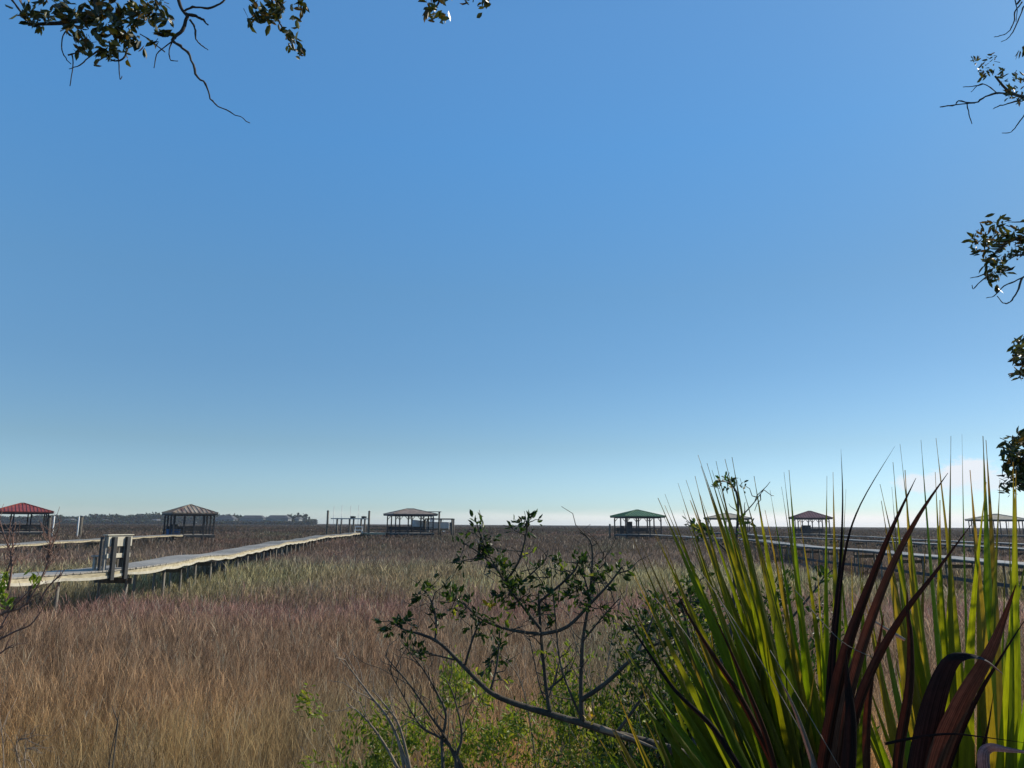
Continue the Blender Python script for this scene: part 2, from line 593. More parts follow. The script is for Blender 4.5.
def boardwalk(name, path, width, label, seed, plank=.14, pile_gap=2.6, wav=.04, lit_edge=True, beam='pine', fascia=.17, pr=.055, lowrail=False):
    rs = random.Random(seed)
    pts = [Vector((p[0], p[1], 0)) for p in path]
    sp = smooth_path(pts, 12)
    cum = [0]
    for a, b in zip(sp, sp[1:]):
        cum.append(cum[-1] + (b - a).length)
    total = cum[-1]
    ph = [rs.uniform(0, 6) for _ in range(3)]

    def P(s):
        s = min(max(s, 0), total - 1e-4)
        lo = 0
        hi = len(cum) - 1
        while hi - lo > 1:
            m = (lo + hi) // 2
            if cum[m] <= s:
                lo = m
            else:
                hi = m
        t = (s - cum[lo]) / (cum[lo + 1] - cum[lo])
        p = sp[lo].lerp(sp[lo + 1], t)
        d = (sp[min(lo + 2, len(sp) - 1)] - sp[max(lo - 1, 0)]).normalized()
        z = DZ + wav * (math.sin(s / 2.3 + ph[0]) * .6 + math.sin(s / 5.1 + ph[1]) + .5 * math.sin(s / 1.3 + ph[2]))
        return Vector((p.x, p.y, z)), d
    root = empty(name, (pts[0].x, pts[0].y, 0), 0, label, 'boardwalk', 'boardwalks crossing the marsh')
    off = Vector((pts[0].x, pts[0].y, 0))
    deck = MB()
    s = 0
    while s < total:
        p, d = P(s)
        n = Vector((-d.y, d.x, 0))
        j = rs.uniform(-.012, .012)
        c = p - off
        a0, a1 = -width / 2 + j - .03, width / 2 + j + .03
        t = d * (plank - .012) / 2
        z = Vector((0, 0, rs.uniform(-.003, .003)))
        deck.quadbox([c + n * a0 - t + z - Vector((0, 0, .04)), c + n * a1 - t + z - Vector((0, 0, .04)),
                      c + n * a1 + t + z - Vector((0, 0, .04)), c + n * a0 + t + z - Vector((0, 0, .04)),
                      c + n * a0 - t + z, c + n * a1 - t + z, c + n * a1 + t + z, c + n * a0 + t + z])
        s += plank
    deck.build('deck', M['deck' if beam == 'pine' else 'deck_glint'], root)
    for sg in (-1, 1):
        fb, tr = MB(), MB()
        s = 0
        st = .5
        while s < total - .1:
            (p, d), (q, e) = P(s), P(min(s + st, total))
            n1, n2 = Vector((-d.y, d.x, 0)) * sg, Vector((-e.y, e.x, 0)) * sg
            p -= off; q -= off

            def low(ss):
                return fascia + .07 * abs(math.sin(math.pi * (ss + ph[0]) / pile_gap)) ** .7 - .03
            i0, o0 = width / 2 - .045, width / 2
            zt = .045
            A = [p + n1 * i0, q + n2 * i0, q + n2 * o0, p + n1 * o0]
            lo = [low(s), low(s + st), low(s + st), low(s)]
            fb.quadbox([a - Vector((0, 0, l)) for a, l in zip(A, lo)] + [a - Vector((0, 0, zt)) for a in A])
            A = [p + n1 * (o0 - .01), q + n2 * (o0 - .01), q + n2 * (o0 + .035), p + n1 * (o0 + .035)]
            tr.quadbox([a - Vector((0, 0, l + .05)) for a, l in zip(A, lo)] + [a - Vector((0, 0, l - .03)) for a, l in zip(A, lo)])
            s += st
        fb.build('side_beam', M[beam], root)  # on the right walkways the dark wood puts the side's shade into colour
        if lit_edge:
            tr.build('lit_edge_strip', M['pale_edge'], root)  # added strip, sunlight on the fascia's lower edge put into its pale colour
    npair = min(int(total / pile_gap), 48)
    gap = total / max(npair, 1)
    for i in range(npair):
        p, d = P(i * gap + .4)
        n = Vector((-d.y, d.x, 0))
        p = p - off
        for sg in (-1, 1):
            c = p + n * sg * (width / 2 - .18)
            g = float(ground_z(c.x + off.x, c.y + off.y))
            m = MB()
            lx = rs.uniform(-.04, .04)
            m.tube([(c.x + lx, c.y, g - .5), (c.x, c.y, p.z - .05)], [pr, pr * .9], 7)
            m.build('piling', M['post_wood'], root, True)
        if lowrail and i < npair - 1:
            p2, d2 = P((i + 1) * gap + .4)
            n2 = Vector((-d2.y, d2.x, 0))
            p2 = p2 - off
            MB().beam(p + n * (width / 2 - .1) - Vector((0, 0, .95)), p2 + n2 * (width / 2 - .1) - Vector((0, 0, .95)), .06, .16).build('brace', M['dark_wood'], root)
        if i % 2 == 0:
            m = MB()
            m.beam(p - n * (width / 2 + .02) - Vector((0, 0, .42)), p + n * (width / 2 + .02) - Vector((0, 0, .42)), .05, .18)
            m.build('cross_beam', M['piling'], root)
    return root, P


def xy(px, py):
    """deck-level point of a pixel"""
    d = C3 @ Vector(((px - 512) / FPX, (384 - py) / FPX, -1))
    t = (DZ - EYE) / d.z
    return (d.x * t, d.y * t)


def yof(px, Y):
    return (X_at(px, Y), Y)


bw1, P1 = boardwalk('boardwalk', [(-11.2, 3.5), (-12.3, 12), (-14.0, 20.6), yof(137, 26.5), yof(190, 34), yof(240, 44), yof(300, 72), yof(330, 98), yof(362, 127), yof(378, 133)],
                    1.35, 'wavy pale plank boardwalk passing under the slatted bench, nearest on the left', 3)
bw2, P2 = boardwalk('boardwalk', [(-31.5, 5), (-34.0, 30), yof(-10, 48), yof(60, 60), yof(130, 78), (X_at(180, 94) - .2, 94)],
                    1.3, 'long low pale boardwalk ending at the dark pavilion with patchy roof', 5, wav=.02, fascia=.14, lit_edge=False, pile_gap=5)
bw3, P3 = boardwalk('boardwalk', [(21.5, 6), (21.9, 18), yof(1024, 32.5), yof(889, 45.6), yof(828, 54), yof(745, 86), yof(690, 103), yof(656, 121)],
                    1.5, 'nearest boardwalk on the right, crossing behind the palmetto to the green roofed pavilion', 8, wav=.03, fascia=.13, lit_edge=False, beam='dark_wood', pr=.06, lowrail=True)
bw4, P4 = boardwalk('boardwalk', [(36.5, 8), (38, 40), yof(1024, 56), yof(950, 66.5), yof(850, 89), yof(770, 112), yof(742, 152)],
                    1.4, 'middle of the three walkways behind the palmetto, ending at the distant faint pavilion', 9, wav=.02, fascia=.13, lit_edge=False, beam='dark_wood')
bw5, P5 = boardwalk('boardwalk', [(50, 20), (49, 50), yof(1030, 70), yof(975, 78), yof(900, 100), yof(822, 146)],
                    1.4, 'farthest thin walkway on the right, leading to the russet roofed pavilion', 10, wav=.02, fascia=.13, lit_edge=False, beam='dark_wood')


# ------------------------------------------------------------------ bench on the boardwalk
def deck_bench():
    Yc = 24.6
    # find the path parameter near Yc
    best = min((abs(P1(s * .25)[0].y - Yc), s * .25) for s in range(400))[1]
    p, d = P1(best)
    ang = math.atan2(d.y, d.x)
    root = empty('deck_bench', (p.x, p.y, p.z), ang, 'high backed wooden bench with wide pale top board on the near boardwalk', 'bench')
    # local x along walk, local -y is the marsh side facing the sun
    ys = -(1.35 / 2) - .05
    Lh = .47
    for x in (-Lh * .55, Lh * .72):
        MB().box(x - .075, x + .075, ys - .05, ys + .045, -.32, 1.02).build('post', M['dark_wood'], root, bevel=.005)
    for x in (-Lh + .02, Lh - .04):
        MB().box(x - .05, x + .05, ys + .10, ys + .19, 0, 1.04).build('post', M['deck'], root, bevel=.005)
    MB().box(-Lh, Lh + .12, ys + .048, ys + .098, .72, 1.06).build('top_board', M['pale_edge'], root, bevel=.006)
    MB().box(-Lh, Lh + .1, ys + .048, ys + .098, .36, .50).build('back_rail', M['pale_edge'], root, bevel=.006)
    MB().box(-Lh - .1, Lh + .14, ys + .0, ys + .2, 1.065, 1.095).build('cap_rail', M['pale_edge'], root, bevel=.006)
    for x in (-.1, .12, .26):
        MB().box(x - .05, x + .05, ys + .1, ys + .135, .05, .72).build('slat', M['pine' if x < 0 else 'piling'], root)
    for k in range(3):
        MB().box(-Lh, Lh, ys + .2 + k * .15, ys + .335 + k * .15, .40, .44).build('seat_board', M['deck'], root)
    for x in (-Lh + .1, Lh - .1):
        MB().box(x - .04, x + .04, ys + .52, ys + .6, 0, .40).build('leg', M['deck'], root)
    MB().box(-Lh - .16, -Lh - .1, ys + .14, ys + .22, 0, 1.03).build('end_panel', M['dark_wood'], root)
    return root


deck_bench()


# ------------------------------------------------------------------ pavilions
def pavilion(px, Y, W, D, ridge, eave, apex, rz, roof_mat, label, nposts=(4, 3), wood='dark_wood', ribs=.45, rail=True, braces=True, pile=True, overhang=.6, cap='same'):
    x = X_at(px, Y)
    root = empty('dock_pavilion', (x, Y, 0), rz, label, 'pavilion', 'roofed dock pavilions standing over the marsh')
    e, a = EYE + eave, EYE + apex
    w, d, r = W / 2, D / 2, ridge / 2
    Cn = [Vector((-w, -d, e)), Vector((w, -d, e)), Vector((w, d, e)), Vector((-w, d, e))]
    R0, R1 = Vector((-r, 0, a)), Vector((r, 0, a))
    up = Vector((0, 0, .12))
    m = MB()
    for off in (Vector((0, 0, 0)),):
        m.poly([Cn[0] + up, Cn[1] + up, R1 + up, R0 + up]); m.poly([Cn[2] + up, Cn[3] + up, R0 + up, R1 + up])
        m.poly([Cn[1] + up, Cn[2] + up, R1 + up]); m.poly([Cn[3] + up, Cn[0] + up, R0 + up])
        m.poly([Cn[1], Cn[0], R0, R1]); m.poly([Cn[3], Cn[2], R1, R0]); m.poly([Cn[2], Cn[1], R1]); m.poly([Cn[0], Cn[3], R0])
        for i in range(4):
            A, B = Cn[i], Cn[(i + 1) % 4]
            m.poly([A, B, B + up, A + up])
    rf = m.build('roof', roof_mat, root)
    if ribs:
        m = MB()
        for sy in (-1, 1):
            k = -w + ribs / 2
            while k < w:
                if abs(k) <= r:
                    q = Vector((k, 0, a))
                else:
                    t = (w - abs(k)) / (w - r)
                    q = Vector((k, sy * d * (1 - t), e + (a - e) * t))
                m.beam(Vector((k, sy * d, e + .14)), q + Vector((0, 0, .14)), .07, .10)
                k += ribs
        for sx in (-1, 1):
            k = -d + ribs / 2
            while k < d:
                t = (d - abs(k)) / d
                q = Vector((sx * (w - (w - r) * t), k, e + (a - e) * t + .13))
                m.beam(Vector((sx * w, k, e + .14)), q, .07, .10)
                k += ribs
        m.build('roof_seams', roof_mat, rf)
    m = MB()
    for (A, B) in ((Cn[0], R0), (Cn[1], R1), (Cn[2], R1), (Cn[3], R0)):
        m.beam(A + up * 1.35, B + up * 1.35, .16, .06)
    if r > .05:
        m.beam(R0 + up * 1.5, R1 + up * 1.5, .25, .08)
    else:
        m.box(-.25, .25, -.25, .25, a + .12, a + .26)
    m.build('ridge_cap', roof_mat, rf)
    m = MB()
    for i in range(4):
        A, B = Cn[i].copy(), Cn[(i + 1) % 4].copy()
        A.z -= .07; B.z -= .07
        A.x *= .985; A.y *= .985; B.x *= .985; B.y *= .985
        m.beam(A, B, .05, .2)
    m.build('eave_board', M[wood], root)
    wi, di = w - overhang, d - overhang
    m = MB()
    for sy in (-1, 1):
        m.box(-wi, wi, sy * di - .08, sy * di + .08, e - .25, e - .02)
    for sx in (-1, 1):
        m.box(sx * wi - .08, sx * wi + .08, -di + .082, di - .082, e - .252, e - .022)
    m.build('ring_beam', M[wood], root)
    MB().box(-wi - .15, wi + .15, -di - .15, di + .15, DZ - .06, DZ).build('deck', M['deck'], root)
    m = MB()
    for sy in (-1, 1):
        m.box(-wi - .15, wi + .15, sy * (di + .15) - .03, sy * (di + .15) + .03, DZ - .36, DZ - .064)
    for sx in (-1, 1):
        m.box(sx * (wi + .15) - .03, sx * (wi + .15) + .03, -di - .11, di + .11, DZ - .362, DZ - .066)
    m.build('rim_beam', M[wood], root)
    px_, py_ = nposts
    pos = []
    for i in range(px_):
        for sy in (-1, 1):
            pos.append((-wi + 2 * wi * i / (px_ - 1), sy * di))
    for j in range(1, py_ - 1):
        for sx in (-1, 1):
            pos.append((sx * wi, -di + 2 * di * j / (py_ - 1)))
    for (qx, qy) in pos:
        MB().box(qx - .085, qx + .085, qy - .085, qy + .085, DZ, e - .25).build('post', M[wood], root)
        MB().tube([(qx, qy, -.5), (qx, qy, DZ - .066)], .13, 7).build('piling', M['piling'], root, True)
        if braces and abs(abs(qy) - di) < .01:
            m = MB()
            for s_ in (-1, 1):
                if abs(qx + s_ * .5) < wi + .02:
                    m.beam((qx + s_ * .08, qy, e - .75), (qx + s_ * .52, qy, e - .27), .07, .09)
            if m.v:
                m.build('knee_brace', M[wood], root)
    if rail:
        m = MB()
        for sy in (-1, 1):
            for zz in (.95, .55, .18):
                m.beam((-wi, sy * di, DZ + zz), (wi, sy * di, DZ + zz), .05, .1)
            k = -wi + .2
            while k < wi:
                m.beam((k, sy * di, DZ + .18), (k, sy * di, DZ + .95), .035, .035, Vector((0, 1, 0)))
                k += .22
        m.build('railing', M[wood], root)
        m = MB()
        m.box(-wi + .2, wi - .2, di - .65, di - .25, DZ + .42, DZ + .47)
        m.box(-wi + .2, wi - .2, di - .24, di - .2, DZ + .5, DZ + .9)
        for k in (-wi + .4, 0, wi - .4):
            m.box(k - .04, k + .04, di - .6, di - .3, DZ, DZ + .42)
        m.build('bench', M[wood], root)
    return root, x, Y, e


pavilion(20, 112, 7.6, 6.4, .5, 1.30, 2.52, R(37), M['red_roof'], 'dock pavilion with a bright red seamed metal roof at the left edge', (4, 3), rail=True, braces=False)
pavilion(189, 97, 5.5, 5.2, .3, 1.08, 2.08, R(38), M['worn_roof'], 'dark post dock pavilion with patchy pinkish metal roof beside the far treeline', (5, 4), braces=False, ribs=.5, overhang=.35)
pavilion(410, 127, 7.6, 6.4, 1.3, 1.46, 2.32, R(24), M['grey_roof'], 'dock pavilion with grey brown hip roof next to the lifted boat', (4, 3), ribs=0)
pavilion(637.5, 127, 7.2, 6.6, .5, 1.36, 2.36, R(14), M['green_roof'], 'dock pavilion with a green metal roof standing alone mid marsh', (4, 3), ribs=.5)
pavilion(727.5, 165, 9.6, 6.5, 1.5, 1.50, 2.45, R(-10), M['tan_roof'], 'faint pale roofed pavilion seen through the left palmetto fan', (3, 3), ribs=0, rail=False)
pavilion(810.5, 150, 7.0, 6.2, .6, 1.50, 2.78, R(-8), M['rust_roof'], 'dock pavilion with a russet seamed metal roof right of centre', (4, 3), ribs=.5)
pavilion(997, 152, 10.0, 6.2, .8, 1.40, 2.45, R(-20), M['tan_roof'], 'dock pavilion with a wide tan hip roof at the right edge', (5, 3), ribs=0, rail=False, braces=False)


def cabinet(px, Y, w, h, label, mat='dark_wood'):
    x = X_at(px, Y)
    t = empty('storage_cabinet', (x, Y, DZ), 0, label, 'cabinet')
    MB().box(-w / 2, w / 2, -.3, .3, .08, h).build('body', M[mat], t, bevel=.02)
    MB().box(-w / 2 - .04, w / 2 + .04, -.34, .34, h + .002, h + .05).build('lid', M[mat], t)
    MB().box(-w / 2 + .05, -.01, -.325, -.302, .12, h - .05).build('door', M[mat], t)
    MB().box(.01, w / 2 - .05, -.325, -.302, .12, h - .05).build('door', M[mat], t)


cabinet(629.8, 126, .75, 2.0, 'tall dark cabinet standing under the green roofed pavilion')
cabinet(622, 127, .6, 1.3, 'short dark cabinet at the left end under the green roof')
cabinet(174.5, 97.5, .6, 1.2, 'low dark cabinet inside the pavilion with the patchy roof')
cabinet(806, 149, 1.6, 1.6, 'broad dark cabinet under the russet roofed pavilion')


def bin_(px, Y, label, dy=0):
    x = X_at(px, Y)
    t = empty('storage_bin', (x, Y + dy, DZ), 0, label, 'storage bin', 'blue bins in the dark pavilion')
    MB().quadbox([(-.3, -.22, 0), (.3, -.22, 0), (.3, .22, 0), (-.3, .22, 0), (-.36, -.27, .6), (.36, -.27, .6), (.36, .27, .6), (-.36, .27, .6)]).build('tub', M['blue'], t, bevel=.02)
    MB().box(-.39, .39, -.3, .3, .603, .66).build('lid', M['blue'], t, bevel=.015)


bin_(170.5, 95.6, 'blue plastic bin at the left corner of the dark pavilion')
bin_(177.5, 95.8, 'blue plastic bin right of the other, nearer the middle of the dark pavilion')


# ------------------------------------------------------------------ pilings standing alone
def piling(px, ytop, Y, r, mat, label, cap=True):
    p = at(px, ytop, Y)
    t = empty('mooring_piling', (p.x, p.y, 0), 0, label, 'piling', 'mooring pilings standing in the marsh')
    MB().tube([(0, 0, -.5), (random.uniform(-.02, .02), 0, p.z * .5), (0, 0, p.z)], [r * 1.1, r * 1.03, r], 10).build('shaft', M[mat], t, True)
    if cap:
        MB().tube([(0, 0, p.z + .002), (0, 0, p.z + .07), (0, 0, p.z + .2)], [r * 1.15, r * 1.1, .02], 10).build('cap', M['black'], t, True)


piling(50, 517, 112, .22, 'piling', 'thick dark piling just right of the red roofed pavilion')
piling(54.5, 516, 110, .10, 'white_paint', 'slim white post beside the thick piling near the red roof', False)
piling(79.2, 516.5, 111, .10, 'white_paint', 'slim white post left of the lone dark piling', False)
piling(81.6, 517, 112, .25, 'piling', 'lone thick dark piling with white post against the treeline')
piling(328, 511.3, 126, .17, 'piling', 'tall piling at the left end of the empty boat lift')
piling(369.3, 511.8, 126, .17, 'piling', 'tall piling right of the empty boat lift')
piling(609.8, 524, 127, .15, 'piling', 'short piling left of the green roofed pavilion', False)
piling(938.5, 526, 140, .16, 'piling', 'short lone piling seen between the right palmetto blades', False)


# ------------------------------------------------------------------ empty boat lift
def lift():
    Y = 127
    x0 = X_at(330.5, Y)
    t = empty('boat_lift', (x0, Y, 0), 0, 'empty boat lift with four tall thin guide poles at the boardwalk end', 'boat lift')
    L = X_at(364, Y) - x0
    zt = at(345, 518.6, Y).z
    for dy in (0, 3.2):
        MB().beam((0, dy, zt), (L, dy, zt), .12, .16).build('top_beam', M['steel'], t)
        for px in (337, 349.5, 361):
            x = X_at(px, Y) - x0
            MB().tube([(x, dy, -.4), (x, dy, zt - .082)], .16, 8).build('piling', M['piling'], t, True)
    for px in (352, 363):
        x = X_at(px, Y) - x0
        m = MB()
        m.box(x - .28, x + .28, -.2, .25, zt + .082, zt + .42)
        m.tube([(x + .3, 0, zt + .25), (x + .55, 0, zt + .25)], .14, 8)
        m.build('motor', M['black'], t)
    for px, yt in ((331, 506), (339, 505), (348, 505.5), (356, 505)):
        x = X_at(px, Y) - x0
        MB().tube([(x, 1.6, 1.0), (x, 1.6, at(px, yt, Y).z)], .035, 6).build('guide_pole', M['steel'], t, True)
    for z in (1.25,):
        MB().beam((.4, .3, z), (.4, 2.9, z), .15, .25).build('cradle_beam', M['steel'], t)
        MB().beam((L - .8, .3, z), (L - .8, 2.9, z), .15, .25).build('cradle_beam', M['steel'], t)
        MB().beam((.2, 1.0, z + .22), (L - .3, 1.0, z + .22), .3, .12).build('bunk_board', M['piling'], t)
        MB().beam((.2, 2.2, z + .22), (L - .3, 2.2, z + .22), .3, .12).build('bunk_board', M['piling'], t)


lift()


def small_bench(px, Y, label):
    x = X_at(px, Y)
    t = empty('dock_bench', (x, Y, DZ), 0, label, 'bench')
    for z in (.42, .95):
        MB().box(-.65, .65, -.04 if z > .5 else -.45, .04 if z > .5 else -.06, z - .05, z + .06).build('seat' if z < .5 else 'backrest', M['white_paint'], t)
    for x_ in (-.6, .6):
        MB().box(x_ - .04, x_ + .04, -.44, .035, 0, .368).build('leg', M['white_paint'], t)
        MB().box(x_ - .04, x_ + .04, .042, .1, .0, 1.0).build('leg', M['white_paint'], t)


small_bench(359, 124, 'white painted bench at the foot of the empty boat lift')
# landing platform joining the boardwalk to the lift and pavilion
def platform(px0, px1, Y0, Y1, label):
    x0, x1 = X_at(px0, Y0), X_at(px1, Y0)
    t = empty('dock_platform', (x0, Y0, 0), 0, label, 'dock')
    L, W = x1 - x0, Y1 - Y0
    m = MB()
    k = 0
    while k < L:
        m.box(k, k + .13, 0, W, DZ - .05, DZ - .01)
        k += .14
    m.build('deck', M['deck'], t)
    MB().box(0, L, -.05, -.002, DZ - .3, DZ - .015).build('side_beam', M['pine'], t)
    n = max(2, int(L / 2.6))
    for i in range(n):
        for y in (.2, W - .2):
            MB().tube([(.3 + (L - .6) * i / (n - 1), y, -.4), (.3 + (L - .6) * i / (n - 1), y, DZ - .06)], .12, 7).build('piling', M['piling'], t, True)
    m = MB()
    for z in (.5, 1.0):
        m.beam((0, W - .1, DZ + z), (L, W - .1, DZ + z), .05, .1)
    for i in range(n * 2 - 1):
        x = L * i / (n * 2 - 2)
        m.beam((x, W - .1, DZ), (x, W - .1, DZ + 1), .08, .08, Vector((0, 1, 0)))
    m.build('railing', M['piling'], t)


platform(364, 386, 125.5, 128.5, 'short railed dock between the empty boat lift and the grey brown pavilion')


# ------------------------------------------------------------------ boat on its lift
def boat():
    Y = 132
    xb, xs = X_at(411, Y), X_at(449, Y)
    L = xs - xb
    t = empty('motor_boat', (xb, Y, 2.42), R(3), 'white motor boat raised on a lift behind the grey brown pavilion', 'boat')
    secs = 14
    V, Fq = [], []
    for i in range(secs + 1):
        u = i / secs
        x = u * L
        hb = 1.15 * (1 - (1 - min(u / .45, 1)) ** 2.2) + .02
        sheer = 1.75 - .4 * min(u / .6, 1)
        keel = .55 * (1 - min(u / .3, 1)) ** 2
        ch = keel + .32 * (1 if u > .05 else .8)
        prof = [(0, keel), (hb * .8, min(ch, sheer - .05)), (hb, sheer)]
        row = [(-a, b) for a, b in reversed(prof)] + prof[1:]
        for a, b in row:
            V.append((x, a, b))
    n = 5
    for i in range(secs):
        for k in range(n - 1):
            Fq.append((i * n + k, (i + 1) * n + k, (i + 1) * n + k + 1, i * n + k + 1))
    Fq.append(tuple(secs * n + k for k in range(n)))
    m = MB(); m.v = V; m.f = Fq
    for i in range(secs):        # deck at sheer minus 5 cm
        b = len(m.v)
        for j in (i, i + 1):
            l, r = V[j * n], V[j * n + 4]
            m.v += [(l[0], l[1] * .97, l[2] - .12), (r[0], r[1] * .97, r[2] - .12)]
        m.f.append((b, b + 1, b + 3, b + 2))
    h = m.build('hull', M['white'], t)
    g = MB()
    for s_ in (0, 4):
        g.tube([V[i * n + s_] for i in range(secs + 1)], .045, 6)
    g.build('gunwale', M['steel'], h, True)
    c = MB().box(L * .5, L * .62, -.4, .4, 1.2, 2.1).build('console', M['white'], t, bevel=.05)
    MB().quadbox([(L * .5, -.38, 2.102), (L * .52, -.38, 2.102), (L * .52, .38, 2.102), (L * .5, .38, 2.102), (L * .54, -.33, 2.4), (L * .555, -.33, 2.4), (L * .555, .33, 2.4), (L * .54, .33, 2.4)]).build('windscreen', M['tealglass'], c)
    MB().box(L * .68, L * .78, -.45, .45, .95, 1.4).build('seat', M['white'], t, bevel=.05)
    m = MB()
    m.box(L + .05, L + .55, -.22, .22, .75, 1.35)
    m.box(L + .2, L + .42, -.07, .07, -.1, .75)
    m.tube([(L + .15, 0, -.1), (L + .65, 0, -.1)], .08, 8)
    m.build('outboard_motor', M['black'], t, bevel=.04)


boat()


def boat_lift2():
    Y0, Y1 = 130.2, 133.8
    x0 = X_at(408, Y0)
    t = empty('boat_lift', (x0, Y0, 0), 0, 'pole framed lift holding up the white motor boat', 'boat lift')
    zt = at(445, 519.6, Y0).z
    W = Y1 - Y0
    for px in (425, 439, 452):
        for dy in (0, W):
            x = X_at(px, Y0) - x0
            tall = px == 439 and dy == 0
            MB().tube([(x, dy, -.4), (x, dy, at(439, 512, Y0).z if tall else zt)], .16, 8).build('piling', M['piling'], t, True)
    for dy in (0, W):
        MB().beam((X_at(425, Y0) - x0, dy, zt + .1), (X_at(453, Y0) - x0, dy, zt + .1), .14, .2).build('top_beam', M['piling'], t)
    MB().beam((X_at(424, Y0) - x0, 0, at(439, 512.2, Y0).z + .07), (X_at(441, Y0) - x0, 0, at(439, 512.2, Y0).z + .07), .3, .12).build('hoist_beam', M['piling'], t)
    for px in (427, 443):
        x = X_at(px, Y0) - x0
        MB().beam((x, .1, 2.25), (x, W - .1, 2.25), .15, .2).build('cradle_beam', M['steel'], t)
        MB().beam((x, .1, 2.25), (x, .1, zt), .03, .03, Vector((0, 1, 0))).build('cable', M['steel'], t)


boat_lift2()


# ------------------------------------------------------------------ far shore: wood and houses
def far_wood(name, spans, Y0, Y1, n, label):
    lv = Leaves()
    pal = [(.045, .055, .04), (.06, .07, .045), (.04, .05, .045), (.075, .08, .05)]
    for (pa, pb, ytop) in spans:
        for _ in range(int(n * (pb - pa) / 100)):
            px = random.uniform(pa, pb)
            Y = random.uniform(Y0, Y1)
            x = X_at(px, Y)
            top = at(px, ytop, Y0).z
            bump = .78 + .32 * float(vnoise(np.array([x * .09]), np.array([Y * .05]), 3)[0])
            z = 1 + (top * bump - 1) * random.random() ** .7
            r = Vector((random.gauss(0, 1), random.gauss(0, 1), random.gauss(0, .6)))
            lv.add((x, Y, z), r.normalized(), random.uniform(1.6, 3.2), random.uniform(1.2, 2.4), tuple(c * random.uniform(.7, 1.3) for c in random.choice(pal)))
    # add trunks' mass near ground by simple dense lower leaves
    o = lv.build(name, M['farleaf'])
    return tag(o, label, 'woodland', kind='stuff')


far_wood('distant_woodland', [(-90, 30, 517), (30, 62, 515.5), (62, 90, 516.5), (90, 118, 514.5), (118, 135, 515), (135, 165, 513.8), (165, 215, 515), (215, 240, 515.2), (258, 268, 517.5),
                              (286, 306, 514.6), (306, 316, 520), (0, 160, 519)], 900, 1000, 7000, 'low dark bluish band of trees along the far left shore')


far_wood('near_shore_brush', [(208, 242, 521.6), (242, 312, 521.8), (60, 165, 521)], 845, 868, 3500, 'low dark brush in front of the far houses')


def far_house(px0, px1, ytop, yeave, Y, mat, label, inset=.28, wins=5, storeys=2):
    xa, xb = X_at(px0, Y), X_at(px1, Y)
    W = xb - xa
    ze, za = at((px0 + px1) / 2, yeave, Y).z, at((px0 + px1) / 2, ytop, Y).z
    t = empty('far_house', ((xa + xb) / 2, Y, .9), 0, label, 'house', 'houses on the far shore')
    ze -= .9; za -= .9
    w, D = W / 2, 14
    wl = w - .9
    wall = MB().box(-wl, wl, 0, D, -.5, ze).build('wall', M[mat], t)
    k = W * inset * .5
    m = MB()
    b = [(-w, -.9, ze + .003), (w, -.9, ze + .003), (w, D + .9, ze + .003), (-w, D + .9, ze + .003)]
    tp = [(-w + k, 4, za), (w - k, 4, za), (w - k, D - 4, za), (-w + k, D - 4, za)]
    m.quadbox(b + tp)
    m.build('roof', M['houseroof'], t)
    for s_ in range(storeys):
        for i in range(wins):
            x = -wl + (i + .5) * 2 * wl / wins
            z = .8 + s_ * (ze - .6) / storeys
            f = MB().box(x - .9, x + .9, -.12, -.002, z, z + 1.7).build('window', M['white_paint'], t)
            MB().box(x - .75, x + .75, -.16, -.122, z + .15, z + 1.55).build('pane', M['window'], f)


far_house(213, 234, 515.3, 519, 880, 'house', 'wide grey far house with flat topped roof just right of the dark pavilion', .5, 6)
far_house(238.5, 263.5, 515.3, 518.5, 880, 'house', 'second wide grey far house, with gaps of sky at both sides', .35, 7)
far_house(264.5, 288.5, 515.2, 518.5, 880, 'house', 'third wide grey far house, next to the palms at the end of the shore', .35, 7)
far_house(294, 299.5, 517, 518.8, 870, 'housepale', 'small pale far house among trees at the right end of the shore', .4, 2)
far_house(150, 156, 519, 520.6, 870, 'housepale', 'small pale far house low beside the left of the dark pavilion', .4, 2, 1)
far_house(62, 70, 518.6, 520.5, 870, 'housepale', 'pale far house in the trees between the two white posts', .4, 3, 1)
far_house(100, 104, 519.4, 520.8, 870, 'housepale', 'tiny pale far house below the trees above the slatted bench', .4, 2, 1)


def far_palm(px, ytop, Y, label):
    p = at(px, ytop, Y)
    t = empty('far_palm', (p.x, Y, .9), 0, label, 'palm tree', 'palms on the far shore')
    h = p.z - .9 - 1.0
    MB().tube([(0, 0, -.5), (.2, 0, h * .5), (0, 0, h)], [.5, .4, .4], 6).build('trunk', M['dark_wood'], t, True)
    lv = Leaves()
    for _ in range(60):
        r = Vector((random.gauss(0, 1), random.gauss(0, 1), random.gauss(0.1, .8))).normalized()
        lv.add((0, 0, h), r, random.uniform(1.4, 2.2), .5, (.04, .05, .035))
    lv.build('crown', M['farleaf'], t)


far_palm(298.3, 513, 860, 'far palm rising over the trees above the small pale house')
far_palm(306.8, 514.6, 860, 'far palm taller of the two at the right end of the shore')
far_palm(309.2, 517, 860, 'short far palm at the very end of the shore')


